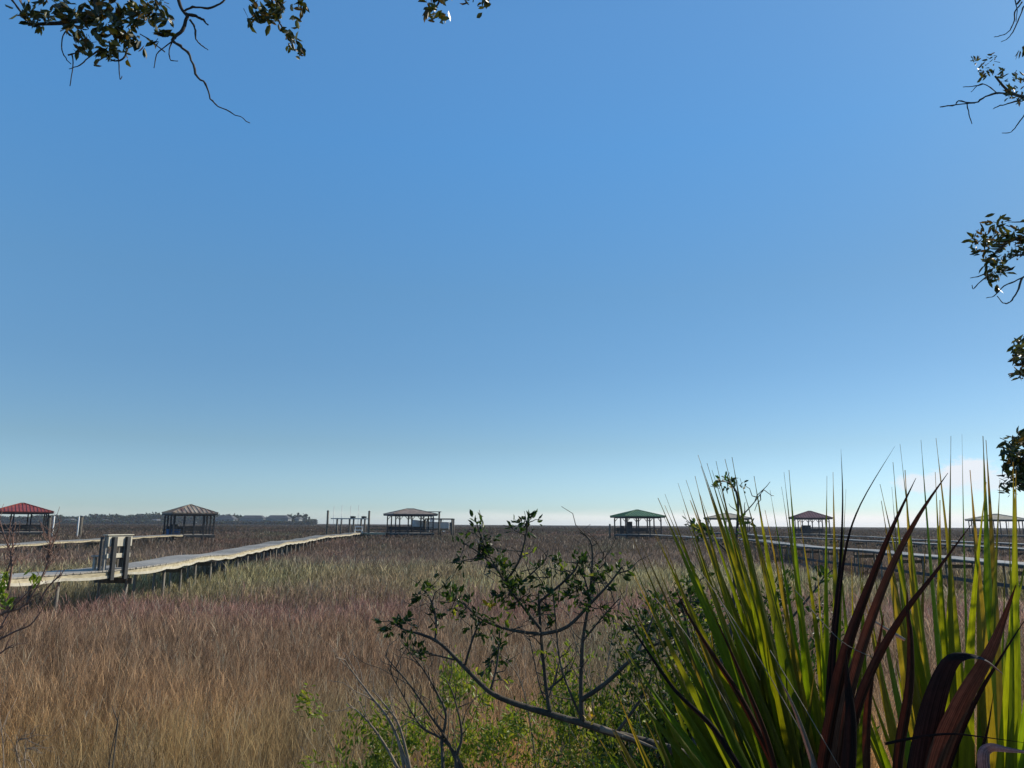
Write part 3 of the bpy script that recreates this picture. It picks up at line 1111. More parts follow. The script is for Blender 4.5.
# ------------------------------------------------------------------ palmetto in the foreground
class Blades:
    def __init__(s):
        s.V, s.F, s.C, s.U = [], [], [], []

    def add(s, pts, wmax, fold=.5, col=(.1, .15, .02), tip=(.2, .13, .05), tipat=.8, prof='green', twist=0.0, basew=.55, facing=None, n=22, tw=0.0):
        P = smooth_path(pts, max(2, n // (len(pts) - 1)))
        N = len(P)
        base = len(s.V)
        for i, p in enumerate(P):
            u = i / (N - 1)
            t = (P[min(i + 1, N - 1)] - P[max(i - 1, 0)]).normalized()
            f = facing or Vector((0, -1, .1))
            side = t.cross(f).normalized()
            an = twist + tw * u
            nn = side.cross(t).normalized()
            sd = side * math.cos(an) + nn * math.sin(an)
            nn = sd.cross(t).normalized()
            if prof == 'green':
                w = wmax * (basew + (1 - basew) * min(u / .35, 1)) * (1 if u < .3 else max(0.035, (1 - (u - .3) / .7) ** 1.25))
            else:
                w = wmax * (basew + (1 - basew) * min(u / .25, 1)) * (1 if u < .3 else max(0.03, (1 - (u - .3) / .7)) ** .92)
            w /= 2
            c = math.cos(fold) * w
            dz = math.sin(fold) * w
            s.V += [p - sd * c - nn * dz * .5, p + nn * dz * .5, p + sd * c - nn * dz * .5]
            k = min(max((u - tipat) / (1 - tipat + 1e-6), 0), 1)
            cc = tuple(a * (1 - k) + b * k for a, b in zip(col, tip))
            s.C += [cc, cc, cc]
            s.U += [(0, u * 3), (.5, u * 3), (1, u * 3)]
        for i in range(N - 1):
            a = base + i * 3
            s.F.append((a, a + 1, a + 4, a + 3))
            s.F.append((a + 1, a + 2, a + 5, a + 4))

    def build(s, name, mat, parent):
        V = np.array([tuple(v) for v in s.V]); Fq = np.array(s.F)
        return np_mesh(name, V, Fq.ravel(), np.arange(len(Fq)) * 4, np.array(s.C), mat, parent, uv=np.array(s.U, dtype=float), smooth=False)


palm = empty('palmetto', (.95, 1.9, float(ground_z(.95, 1.9))), 0, 'large green fan leaved palmetto with dead brown blades at lower right', 'palmetto')
PO = Vector(palm.location)


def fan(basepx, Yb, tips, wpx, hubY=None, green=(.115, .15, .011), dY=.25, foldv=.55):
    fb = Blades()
    B = at(basepx[0], basepx[1], Yb) - PO
    wpx *= .86 if wpx < 25 else 1.0
    extra = [(t[0] + random.uniform(-9, 9), t[1] + random.uniform(8, 80), (t[2] if len(t) > 2 else 0), .8) for t in tips if random.random() < .6]
    for tp in list(tips) + extra:
        tx, ty = tp[0], tp[1]
        midx = tp[2] if len(tp) > 2 else 0
        ws = tp[3] if len(tp) > 3 else 1
        Yt = Yb + random.uniform(-dY, dY)
        b = B + Vector((random.uniform(-.01, .01), random.uniform(-.02, .02), 0))
        T = at(tx, ty, Yt) - PO
        mid = b.lerp(T, .5) + Vector((midx * Yb / FPX, random.uniform(-.04, .04), 0))
        g = random.uniform(.75, 1.3)
        yl = random.uniform(.85, 1.35)
        c = (green[0] * g * yl, green[1] * g, green[2] * g)
        if random.random() < .10:
            c = (.16 * g, .12 * g, .03)
        fb.add([b, b.lerp(mid, .5) + (mid - b.lerp(T, .5)) * .25, mid, mid.lerp(T, .5) + (mid - b.lerp(T, .5)) * .25, T], wpx * ws * Yb / FPX * random.uniform(.85, 1.12), foldv * random.uniform(.5, 1.5),
               c, (.17, .10, .045), random.uniform(.6, .9), twist=random.uniform(-.75, .75), basew=.45)
    fr = fb.build('frond', M['palm'], palm)
    # petiole down to the ground
    m = MB()
    m.tube(smooth_path([B + Vector((0, 0, .02)), B * .5 + Vector((0, .05, .0)), Vector((random.uniform(-.08, .08), random.uniform(-.08, .08), -.05))], 4), .014, 6)
    m.build('petiole', M['palm_stalk'], palm, True)
    return fr


M['palm_stalk'] = surf('palm_leaf_stalk', (.05, .075, .02), (.10, .12, .035), 12, 0.5, 0.2)
F1 = [(658, 498), (665, 494), (678, 483), (686, 480), (701, 466), (707, 463), (716, 461), (725, 459), (732, 457), (712, 470, 4), (695, 476, -4), (754, 476), (748, 505, 3),
      (671, 520), (655, 530, -4), (735, 500), (690, 500, 2), (743, 520, -2)]
fan((822, 880), 1.62, F1, 21, dY=.18)
F1 += [(663, 515, 2, .9), (683, 510, 0, .9), (700, 495, 3, .9), (720, 488, 0, .9), (765, 510, 2, .8), (728, 520, 5, .8), (708, 530, -3, .9), (698, 455, 2, .7), (740, 478, 4, .8)]
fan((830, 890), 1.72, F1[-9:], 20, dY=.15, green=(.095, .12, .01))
F1 = F1[:-9]
F1b = [(620, 590, -8), (633, 538, -5), (641, 542, -6), (626, 549, -7), (646, 606, -8), (615, 640, -10), (655, 560, -4), (608, 622, -9), (665, 545, 0), (634, 575, -6), (680, 590, 0, 1.1), (700, 560, 2)]
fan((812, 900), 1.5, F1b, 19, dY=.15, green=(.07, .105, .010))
F2 = [(784, 472), (789, 470, 3), (827, 476, 3), (833, 472, 5), (770, 490), (846, 489, 2, .8), (800, 520, 5, .8), (775, 530, 0, .8), (858, 545, 6, .7), (863, 547, 4, .7), (817, 560, 0, .7)]
fan((838, 900), 1.75, F2, 20, dY=.2)
F3 = [(880, 484, 0, .6), (893, 462, -3, .7), (900, 444, -8, .5), (921, 440, -6), (936, 438, -2, .5), (951, 436, -6, 1.05), (962, 434, -4, .6), (983, 436, -2, 1.15), (986, 440, 4, 1.0),
      (1013, 462, 6, 1.15), (1016, 470, 0, 1.0), (1042, 455, 6, 1.1), (1060, 480, 10, 1.1), (905, 470, -12, .9), (872, 560, -14, 1.1), (886, 540, -14, 1.2), (940, 500, -5, .9), (970, 470, 0, .9), (1000, 480, 3, .8),
      (1085, 520, 10, 1), (1100, 560, 12, 1)]
fan((985, 1010), 1.6, F3, 25, dY=.16, green=(.135, .18, .012), foldv=.4)
F3b = [(868, 590, -6, .9), (878, 612, -4), (905, 560, -4, .8), (926, 534, -6, 1), (950, 560, 0, .8), (975, 545, 0, .8), (1005, 560, 2, .8), (845, 640, -8, .9), (860, 660, -5, .9), (895, 600, -3, .8), (1030, 540, 3, .9)]
fan((960, 930), 1.85, F3b, 21, dY=.15, green=(.15, .18, .012))
# low hidden fans that fill the base, darker green standing in for shade there
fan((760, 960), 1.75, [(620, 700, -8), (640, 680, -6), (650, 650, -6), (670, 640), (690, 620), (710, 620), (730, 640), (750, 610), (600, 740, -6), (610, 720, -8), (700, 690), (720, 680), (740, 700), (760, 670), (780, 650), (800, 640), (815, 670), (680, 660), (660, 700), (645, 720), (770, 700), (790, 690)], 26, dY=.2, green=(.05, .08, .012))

BR = (.038, .016, .009); BR2 = (.075, .034, .019); DK = (.012, .008, .007); GY = (.10, .10, .11)


def dead(pts, wpx, col=BR, fold=1.0, twist=0, tip=None, prof='dead', basew=.8, tw=0, name='dead_blade', label=None):
    b = Blades()
    q = [at(a, c, d) - PO for a, c, d in pts]
    Ym = sum(p[2] for p in pts) / len(pts)
    b.add(q, wpx * .86 * Ym / FPX, fold * 1.15, col, tip or col, .7, prof, twist, basew, tw=tw, n=28)
    o = b.build(name, M['deadpalm'], palm)
    if label:
        o['label'] = label
    return o


dead([(829, 800, 1.4), (829, 700, 1.4), (834, 632, 1.4), (841, 560, 1.42), (843, 500, 1.44), (841, 449, 1.45)], 13, DK, 1.0, basew=1)
dead([(832, 800, 1.38), (834, 680, 1.38), (838, 620, 1.38), (846, 551, 1.38), (861, 504, 1.38), (895, 446, 1.4)], 12, DK, 1.0, basew=1)
dead([(812, 840, 1.3), (830, 730, 1.3), (847, 650, 1.3), (872, 580, 1.32), (893, 527, 1.33), (916, 478, 1.35)], 27, BR, .9, .2)
dead([(828, 840, 1.28), (844, 730, 1.28), (862, 655, 1.28), (890, 575, 1.28), (919, 517, 1.29), (948, 473, 1.3)], 26, BR2, .8, -.2, tip=BR)
dead([(836, 840, 1.26), (853, 730, 1.26), (873, 670, 1.26), (903, 616, 1.26), (937, 571, 1.27), (974, 521, 1.3)], 22, BR, .9, .1)
dead([(870, 830, 1.33), (868, 740, 1.33), (872, 680, 1.33), (880, 640, 1.33), (884, 612, 1.33)], 18, BR2, .9)
dead([(897, 830, 1.24), (899, 760, 1.24), (910, 690, 1.24), (911, 640, 1.24), (908, 611, 1.24), (907, 584, 1.24)], 26, BR, 1.0, .3)
dead([(912, 830, 1.2), (920, 768, 1.2), (933, 705, 1.2), (948, 664, 1.2), (965, 655, 1.19), (985, 660, 1.17), (1003, 674, 1.14)], 29, DK, .5, .15, tip=GY, basew=1, tw=1.3, label='bent over dark blade with a grey drooping tip')
dead([(925, 840, 1.18), (937, 768, 1.18), (962, 705, 1.18), (990, 655, 1.19), (1004, 620, 1.2), (1016, 585, 1.2)], 28, BR2, .6, .1, tip=BR)
dead([(938, 840, 1.22), (950, 768, 1.22), (975, 705, 1.22), (1000, 660, 1.22), (1030, 612, 1.22)], 14, DK, .9)
dead([(800, 840, 1.4), (775, 768, 1.4), (742, 700, 1.4), (710, 650, 1.4), (686, 611, 1.42), (672, 580, 1.42)], 15, BR, .9, .1)
dead([(790, 860, 1.3), (752, 790, 1.3), (715, 730, 1.32), (675, 690, 1.35), (640, 640, 1.38), (618, 610, 1.4)], 11, DK, .8, 0)
dead([(790, 830, 1.35), (768, 740, 1.35), (735, 660, 1.35), (712, 610, 1.35)], 13, BR, .9, -.1, tip=DK)
dead([(830, 830, 1.3), (815, 768, 1.3), (795, 710, 1.3), (775, 670, 1.3)], 10, (.16, .14, .11), .6)
dead([(990, 800, 1.12), (984, 760, 1.12), (990, 748, 1.12), (1010, 750, 1.1), (1040, 754, 1.08)], 15, GY, .5, .2, basew=1)
dead([(885, 744, 1.15), (915, 738, 1.15), (950, 734, 1.15), (990, 738, 1.15), (1040, 745, 1.15)], 3.5, DK, .5, basew=1)
dead([(905, 640, 1.45), (880, 625, 1.45), (862, 612, 1.45)], 5, (.3, .26, .2), .5)
dead([(845, 830, 1.22), (850, 768, 1.22), (852, 720, 1.22), (848, 680, 1.22), (846, 650, 1.22)], 24, DK, .7)
dead([(975, 840, 1.25), (978, 770, 1.25), (988, 730, 1.26), (994, 690, 1.26)], 7, DK, .7)
# fine curling fibres
fm = MB()
for (a, b, c) in (((655, 598), (690, 640), (735, 720)), ((720, 600), (760, 660), (800, 730)), ((795, 590), (840, 640), (880, 660)), ((770, 650), (800, 700), (840, 768)), ((690, 560), (720, 600), (760, 680))):
    fm.tube(smooth_path([at(*a, 1.3) - PO, at(*b, 1.28) - PO, at(*c, 1.27) - PO], 6), .0007, 4)
fm.build('leaf_fibres', M['drystem'], palm, True)
# base sheath
sh = MB()
for _ in range(16):
    a = random.uniform(0, 6.28)
    sh.tube([(math.cos(a) * .06, math.sin(a) * .06, -.1), (math.cos(a) * .09, math.sin(a) * .09, .15), (math.cos(a) * .13, math.sin(a) * .13, .34)], [.04, .03, .02], 6)
sh.build('stem_base', M['bark'], palm, True)


# ------------------------------------------------------------------ shrubs
DG = [(.022, .05, .012), (.03, .065, .016), (.018, .04, .014), (.04, .075, .016)]
YG = [(.15, .21, .03), (.20, .26, .035), (.11, .16, .025), (.24, .26, .04)]
YL = [(.45, .33, .03), (.40, .25, .02)]


def branch_px(m, pts, Y, r0, r1, n=6, org=Vector((0, 0, 0))):
    P = []
    for i, p in enumerate(pts):
        yy = p[2] if len(p) > 2 else Y
        P.append(at(p[0], p[1], yy) - org)
    P = smooth_path(P, 4)
    k = len(P)
    m.tube(P, [r0 + (r1 - r0) * i / (k - 1) for i in range(k)], n)
    return P


# dark leaved shrub whose long limb sweeps left across the frame
sb = at(760, 800, 2.9)
sh_o = Vector((sb.x, sb.y, float(ground_z(sb.x, sb.y))))
shrub = empty('evergreen_shrub', sh_o, 0, 'dark leaved shrub with a long low limb sweeping left beside the palmetto', 'shrub')
m = MB(); lv = Leaves()
limb = branch_px(m, [(800, 880, 2.9), (740, 795, 2.9), (690, 758, 2.9), (660, 746), (616, 734), (588, 725), (546, 713), (511, 702), (490, 692), (469, 672), (441, 644), (420, 634), (405, 630), (388, 620)], 2.9, .019, .0022, 8, sh_o)
m.tube([Vector((0, 0, -.1)), limb[0]], [.045, .034], 8)
BRS = [
    ([(435, 642), (436, 620), (430, 598), (421, 588)], .005, .003, .8),
    ([(465, 665), (472, 641), (479, 623)], .005, .003, .6),
    ([(490, 692), (497, 665), (500, 630)], .005, .003, .7),
    ([(455, 660), (435, 655), (412, 650)], .004, .002, .8),
    ([(550, 713), (546, 686), (541, 634), (539, 602), (539, 592)], .009, .004, .3),
    ([(541, 634), (511, 630), (483, 620), (465, 605), (451, 595)], .007, .003, .9),
    ([(541, 634), (567, 627), (592, 602), (609, 584), (622, 567)], .008, .003, .7),
    ([(540, 628), (525, 609), (511, 591), (497, 570), (479, 553), (462, 542)], .007, .002, .9),
    ([(505, 583), (518, 563), (525, 540), (527, 523)], .005, .003, .6),
    ([(497, 570), (484, 545), (476, 521)], .004, .002, .7),
    ([(511, 591), (530, 575), (545, 560), (549, 548)], .004, .002, .2),
    ([(583, 723), (581, 693), (583, 641), (590, 595), (592, 546), (580, 532)], .010, .0025, .12),
    ([(581, 700), (606, 683), (637, 655), (665, 640)], .010, .005, .35),
    ([(590, 595), (598, 570), (604, 555)], .004, .002, .1),
    ([(583, 641), (600, 620), (618, 600)], .004, .002, .2),
    ([(583, 723), (562, 670), (556, 625), (553, 590)], .005, .002, .15),
    ([(548, 690), (562, 678), (570, 670)], .005, .003, .2),
    ([(539, 602), (560, 585), (575, 570), (578, 560)], .005, .003, .8),
    ([(592, 602), (585, 580), (583, 560)], .004, .003, .9),
    ([(560, 660), (545, 700), (530, 640)], .003, .002, .05),
    ([(637, 655), (650, 625), (660, 600)], .006, .003, .9),
    ([(690, 758), (700, 700), (690, 640), (680, 600)], .010, .003, .9),
    ([(700, 700), (730, 640), (735, 560), (738, 500), (728, 480)], .010, .003, .7),
    ([(738, 520), (752, 505), (762, 492)], .003, .0015, .05),
    ([(735, 560), (715, 540), (700, 530)], .005, .003, .8),
    ([(690, 758), (720, 690), (770, 620), (790, 590)], .010, .003, .9),
    ([(790, 620), (815, 590), (825, 575)], .005, .002, .9),
    ([(616, 734), (640, 700), (655, 670)], .007, .003, .8),
]
for pts, r0, r1, leafy in BRS:
    dy = random.uniform(-.12, .12)
    q = [(p[0], p[1], 2.9 + dy * (i / (len(pts) - 1))) for i, p in enumerate(pts)]
    if pts[0][0] > 685:
        q = [(p[0], p[1], 2.9 + dy) for p in pts]
    P = branch_px(m, q, 2.9, r0, r1, 6, sh_o)
    for i in range(2, len(P)):
        if random.random() < .95:
            # side twiglet
            d = Vector((random.gauss(0, 1), random.gauss(0, .7), random.gauss(.5, .8))).normalized() * random.uniform(.03, .16)
            if random.random() < .7:
                m.tube(wiggle(P[i], P[i] + d, 3, .08), [.0025, .0018, .0014, .001], 4)
            if random.random() < leafy * .6:
                lv.cluster(P[i] + d * .6, d, random.randint(3, 7), .027, DG if random.random() < .8 else YG, .9, .010)
    if leafy > .5:
        for i in (-1, -2, -3):
            lv.cluster(P[i], (0, 0, 1), random.randint(4, 8), .029, DG, .9, .014)
for (px, py, n) in ((502, 578, 70), (510, 592, 60), (497, 560, 40), (520, 600, 50), (480, 545, 40), (527, 524, 26), (484, 538, 25), (400, 622, 36), (392, 621, 24), (412, 626, 24), (421, 590, 16), (455, 600, 36), (468, 606, 30), (578, 590, 50),
                    (575, 575, 40), (556, 560, 28), (548, 578, 30), (600, 608, 30), (617, 572, 26), (607, 583, 24), (590, 600, 26), (535, 612, 40), (545, 600, 24), (500, 645, 30), (492, 660, 34), (476, 625, 22), (432, 612, 20),
                    (545, 630, 16), (728, 482, 16), (736, 520, 14), (660, 640, 50), (650, 660, 50), (640, 625, 34), (690, 600, 40), (675, 640, 50), (665, 600, 24), (700, 580, 36)):
    p = at(px, py, 2.9 + random.uniform(-.1, .1)) - sh_o
    for _ in range(max(2, n // 6)):
        q = p + Vector((random.gauss(0, .024), random.gauss(0, .03), random.gauss(0, .022)))
        m.tube([p, q], [.002, .0012], 4)
        lv.cluster(q, (q - p) + Vector((0, 0, .01)), 7, .028, DG, .8, .006)
for (px, py, n) in ((505, 618, 14), (495, 606, 10), (455, 612, 8), (560, 570, 8), (575, 610, 6)):
    lv.cluster(at(px, py, 2.88) - sh_o, (0, 0, 1), n, .032, YG, 1.0, .02)
for (px, py) in ((488, 607), (492, 606), (590, 716), (593, 717)):
    lv.cluster(at(px, py, 2.84) - sh_o, (0, 0, 1), 3, .03, YL, 1.0, .008)
m.build('branches', M['bark'], shrub, True)
lv.build('foliage', M['leaf'], shrub)
# broken pale stub on the limb
pb = MB(); branch_px(pb, [(600, 728, 2.86), (630, 738, 2.85), (660, 750, 2.85)], 2.85, .013, .002, 6, sh_o)
pb.build('broken_stub', M['drystem'], shrub, True)


def grow(m, p, d, L, r, depth, tips, spread=.55, kids=(2, 3), up=.15, ok=None):
    n = 4
    pts = [Vector(p)]
    dd = Vector(d).normalized()
    for i in range(n):
        dd = (dd + Vector((random.gauss(0, .12), random.gauss(0, .12), random.gauss(up * .3, .1)))).normalized()
        pts.append(pts[-1] + dd * L / n)
    if ok and not all(ok(q) for q in pts):
        return
    m.tube(pts, [r * (1 - .45 * i / n) for i in range(n + 1)], 5 if r > .004 else 4)
    if depth == 0:
        tips.append((pts[-1], dd))
        tips.append((pts[-2], dd))
        return
    for _ in range(random.randint(*kids)):
        i = random.randint(2, n)
        nd = (dd + Vector((random.gauss(0, 1), random.gauss(0, 1), random.gauss(up, .7))) * spread).normalized()
        grow(m, pts[i], nd, L * random.uniform(.5, .8), r * .55, depth - 1, tips, spread, kids, up, ok)


def bush(name, px, top, wid, Y, stems, H, lean, pal, leafn, label, cat='shrub', barkmat='drystem', leafp=.8, depth=2, lsize=.03, group=None, spread=.45, kids=(2, 3), r=.008, wr=.36):
    x = X_at(px, Y)
    g = float(ground_z(x, Y))
    t = empty(name, (x, Y, g), 0, label, cat, group)
    m = MB(); lv = Leaves(); tips = []
    for _ in range(stems):
        b = Vector((random.gauss(0, .10), random.gauss(0, .10), -.04))
        d = Vector((lean + random.gauss(0, .25), random.gauss(0, .2), 1))
        grow(m, b, d, H * random.uniform(.4, .6), r, depth, tips, spread, kids)
    zt = at(px, top, Y).z - g
    mz = max(q[0].z for q in tips)
    sc = zt / mz
    m.v = [(v[0] * wid, v[1] * wid, v[2] * sc) for v in m.v]
    tips = [(Vector((q[0].x * wid, q[0].y * wid, q[0].z * sc)), q[1]) for q in tips]
    m.build('branches', M[barkmat], t, True)
    k = 0
    for p, d in tips:
        if random.random() < leafp:
            lv.cluster(p, d, random.randint(leafn // 2, leafn), lsize, pal, .8, .03, wr)
            k += 1
    if k:
        lv.build('foliage', M['leaf'], t)
    return t


BG = 'yellow green shrubs on the near bank'
bush('marsh_elder', 348, 712, .6, 4.1, 7, 1.5, -.1, YG, 60, 'small yellow green shrub at the bottom, leftmost of the leafy row', group=BG, leafp=.75, lsize=.03)
bush('marsh_elder', 395, 712, .5, 4.1, 6, 1.5, .05, YG, 60, 'low yellow green shrub second from the left in the leafy row', group=BG, leafp=.7, lsize=.03)
bush('marsh_elder', 445, 640, .55, 4.0, 7, 1.8, -.1, YG, 60, 'yellow green shrub reaching up under the left end of the long limb', group=BG, leafp=.6, lsize=.03)
bush('marsh_elder', 505, 672, .6, 3.9, 9, 1.8, .0, YG, 60, 'bushy yellow green shrub below the middle of the long limb', group=BG, leafp=.85, lsize=.03)
bush('marsh_elder', 560, 668, .6, 4.1, 9, 1.8, .0, YG, 60, 'yellow green shrub below the upright stem of the long limb', group=BG, leafp=.8, lsize=.03)
bush('marsh_elder', 618, 655, .6, 3.8, 10, 1.9, .0, YG, 60, 'dense yellow green shrub left of the palmetto base', group=BG, leafp=.9, lsize=.03)
bush('marsh_elder', 660, 590, .5, 3.6, 12, 2.1, .0, YG + DG + DG + DG, 40, 'mixed green shrub behind the lower left palmetto fans', group=BG, leafp=.95, lsize=.03, kids=(3, 4))
bush('marsh_elder', 730, 580, .5, 3.7, 12, 1.9, .0, DG, 40, 'dark green shrub hidden behind the palmetto base', group=BG, leafp=.95, lsize=.03, kids=(3, 4))
# bare grey canes leaning left
BC = 'bare grey canes leaning left'


def canes(lines, Y, label, mat='drystem', name='bare_shrub', r0=.008, twigs=5, group=BC, tl=1.0):
    a = lines[0][0]
    p0 = at(a[0], a[1], Y)
    g = float(ground_z(p0.x, Y))
    o = Vector((p0.x, Y, g))
    t = empty(name, o, 0, label, 'shrub', group)
    m = MB()
    for ln in lines:
        P = branch_px(m, ln, Y, r0, .0018, 5, o)
        if ln[0][1] >= 699:
            m.tube([Vector((random.uniform(-.05, .05), 0, -.05)), P[0]], [r0 * 1.3, r0], 5)
        for i in range(3, len(P) - 1):
            if random.random() < twigs * .12:
                d = (P[i + 1] - P[i - 1]).normalized()
                nd = (d + Vector((random.gauss(0, .6), random.gauss(0, .4), random.gauss(.25, .4)))).normalized()
                L = random.uniform(.08, .3)
                w = wiggle(P[i], P[i] + nd * L * tl, 4, .04)
                m.tube(w, [.0028, .002, .0016, .0013, .001], 4)
    m.build('branches', M[mat], t, True)
    return t


canes([[(412, 780), (392, 725), (370, 695), (355, 675), (343, 658)], [(404, 780), (385, 745), (365, 718), (347, 703)], [(408, 790), (398, 740), (384, 712), (375, 700)], [(415, 790), (400, 728), (385, 705), (372, 690)]], 3.6,
      'bare pale canes leaning left between the two leftmost leafy shrubs')
canes([[(470, 785), (456, 755), (442, 739), (420, 725), (400, 690), (388, 668)], [(468, 790), (448, 742), (430, 715), (410, 685), (392, 664), (385, 655)], [(442, 739), (446, 715), (438, 695), (425, 672), (412, 655), (400, 640)],
       [(456, 755), (462, 735), (455, 700), (447, 680)]], 3.5, 'dark stemmed bare shrub forking upward below the left end of the limb', 'bark', twigs=6)
canes([[(560, 790), (556, 720), (545, 670), (530, 640)], [(570, 790), (575, 720), (560, 660), (540, 610), (520, 590)], [(600, 790), (592, 700), (575, 640), (566, 600)], [(540, 800), (530, 720), (520, 680), (505, 655)],
       [(590, 780), (600, 710), (612, 640), (620, 600)]], 4.4, 'thin pale twiggy shrub behind the upright stems of the limb', twigs=9, r0=.006)
canes([[(-30, 700), (-5, 640), (10, 612), (28, 592), (37, 583)], [(-30, 720), (-8, 650), (10, 634), (30, 625), (42, 610), (50, 596)], [(-10, 660), (2, 652), (12, 645)], [(-20, 640), (-5, 600), (8, 570), (12, 550), (14, 528)],
       [(-10, 640), (0, 615), (25, 605), (45, 570), (50, 548), (48, 532)], [(8, 590), (12, 560), (4, 535), (-4, 508)], [(40, 600), (50, 585), (62, 574)], [(46, 560), (52, 545), (58, 530)]], 4.0,
      'reddish bare shrub with two green leaf tufts at the left edge', 'redtwig', twigs=9, r0=.007, group='left edge shrub', tl=.5)
lf = [o for o in COL.objects if o.get('group') == 'left edge shrub'][0]
del lf['group']
lv = Leaves()
for (px, py, n) in ((2, 578, 10), (4, 590, 16), (2, 602, 14), (9, 606, 8), (35, 582, 7), (38, 586, 5)):
    lv.cluster(at(px, py, 3.98) - Vector(lf.location), (0, 0, 1), n, .045, [(.14, .22, .03), (.2, .26, .04)], .8, .02)
lv.build('foliage', M['leaf'], lf)
m = MB()
for _ in range(60):
    px, py = random.choice(((10, 545), (48, 552), (12, 562), (50, 562), (49, 545)))
    p = at(px + random.gauss(0, 4), py + random.gauss(0, 9), 4.0 + random.gauss(0, .04)) - Vector(lf.location)
    m.tube(wiggle(p, p + Vector((random.gauss(0, .035), random.gauss(0, .03), random.uniform(.02, .09))), 3, .1), [.002, .0016, .0012, .001], 4)
m.build('fine_twigs', M['redtwig'], lf, True)
# single dark dead stem in the grass
canes([[(106, 800), (110, 760), (116, 730), (120, 712), (127, 690)], [(118, 722), (114, 712), (112, 706)]], 6.6, 'single dark dead stalk standing in the near grass at lower left', 'bark', 'dead_stalk', r0=.006, twigs=1, group=None)
# curled seed stalks in the lower left corner
canes([[(28, 800), (25, 755), (30, 748), (38, 750)], [(30, 800), (20, 765), (16, 745), (24, 738), (30, 742)], [(34, 800), (34, 770), (28, 760), (18, 762)], [(4, 800), (3, 745), (0, 720), (-4, 700)]], 5.6,
      'pale curled dry stalks in the lower left corner', 'drystem', 'dry_stalks', r0=.005, twigs=5, group=None)


# ------------------------------------------------------------------ live oaks overhead
OK = [(.034, .048, .015), (.024, .036, .012), (.05, .066, .018), (.036, .046, .013), (.10, .11, .02), (.11, .075, .022)]


def oak(px_list, trunk_xy, label, limbs, clusters, twigs, crown_dir, name='live_oak'):
    tx, ty = trunk_xy
    g = float(ground_z(tx, ty))
    o = Vector((tx, ty, g))
    t = empty(name, o, 0, label, 'tree')
    m = MB(); lv = Leaves()
    H = 5.4
    tp = [Vector((0, 0, -.3)), Vector((.05, .03, .5)), Vector((-.05, .1, 1.6)), Vector((.05, .1, 2.8)), Vector((crown_dir[0] * .2, crown_dir[1] * .2, 4.0)), Vector((crown_dir[0] * .4, crown_dir[1] * .4, H))]
    m.tube(smooth_path(tp, 4), [.34 - .24 * i / 20 for i in range(21)], 12)
    # crown: limbs grown up and outwards away from the view
    tips = []
    for k in range(8):
        a = random.uniform(-1.2, 1.2) + math.atan2(crown_dir[1], crown_dir[0])
        d = Vector((math.cos(a), math.sin(a), random.uniform(.5, 1.2)))
        grow(m, tp[random.randint(3, 5)], d, random.uniform(1.3, 2.0), .07, 3, tips, .5, (2, 3), .2, lambda q: (q.y + ty) < .2 or abs(q.x + tx) > (q.y + ty) * .85 + .9)
    for p, d in tips:
        lv.cluster(p, d, 9, .055, OK, 1.2, .14)
    # limb into the view, given in pixels
    start = tp[4]
    for ln, r0, r1 in limbs:
        P = [at(*q) - o for q in ln]
        mid = start.lerp(P[0], .5) + Vector((random.uniform(-.3, .3), random.uniform(-.3, .1), random.uniform(.1, .5)))
        qtr = start.lerp(P[0], .25) + Vector((random.uniform(-.2, .2), random.uniform(-.2, .1), random.uniform(.0, .4)))
        P = smooth_path([start, qtr, mid] + P, 5)
        for i in range(3, len(P)):
            if not in_frame(P[i] + o):
                P[i] = P[i] + Vector((random.gauss(0, .02), random.gauss(0, .02), random.gauss(0, .02)))
            if i < 5 or in_frame(P[i] + o, 60):
                continue
            for _ in range(3 if tx < 0 else 1 + (i % 2)):
                d = Vector((random.gauss(0, 1), random.gauss(0, 1), random.gauss(.1, .8))).normalized()
                L = random.uniform(.2, .55)
                w_ = wiggle(P[i], P[i] + d * L, 4, .08)
                if any(in_frame(q + o, 25) for q in w_):
                    continue
                m.tube(w_, [.007, .005, .004, .003, .002], 4)
                for q in w_[1:]:
                    lv.cluster(q, d, 7 if tx < 0 else 4, .04, OK, .9, .045)
        m.tube(P, [r0 * 1.8 + (r1 - r0 * 1.8) * (i / (len(P) - 1)) ** .5 for i in range(len(P))], 8)
    for ln, r0, r1 in twigs:
        P = smooth_path([at(*q) - o for q in ln], 4)
        for i in range(1, len(P) - 1):
            P[i] = P[i] + Vector((random.gauss(0, .25), 0, random.gauss(0, .25))) * min(.008, r0 * 1.0)
        m.tube(P, [(r0 + (r1 - r0) * i / (len(P) - 1)) * random.uniform(.85, 1.3) for i in range(len(P))], 5)
    for (px, py, Y, sx, n, ls) in clusters:
        for _ in range(max(3, int(n * .62))):
            p = at(px + random.gauss(0, sx), py + random.gauss(0, sx * .8), Y + random.gauss(0, .06)) - o
            if random.random() < .3:
                q = p + Vector((random.gauss(0, .012), random.gauss(0, .012), random.uniform(0, .02)))
                m.tube([p, q], [.0008, .0014], 4)
            lv.cluster(p, (random.gauss(0, 1), random.gauss(0, .6), random.gauss(0, .8)), random.randint(2, 5) + (tx > 0), ls * (1.12 if tx < 0 else .92), OK, .6, .006, .42 if tx < 0 else .33)
    m.build('trunk', M['oakbark'], t, True)
    lv.build('crown', M['oakleaf'], t)
    return t


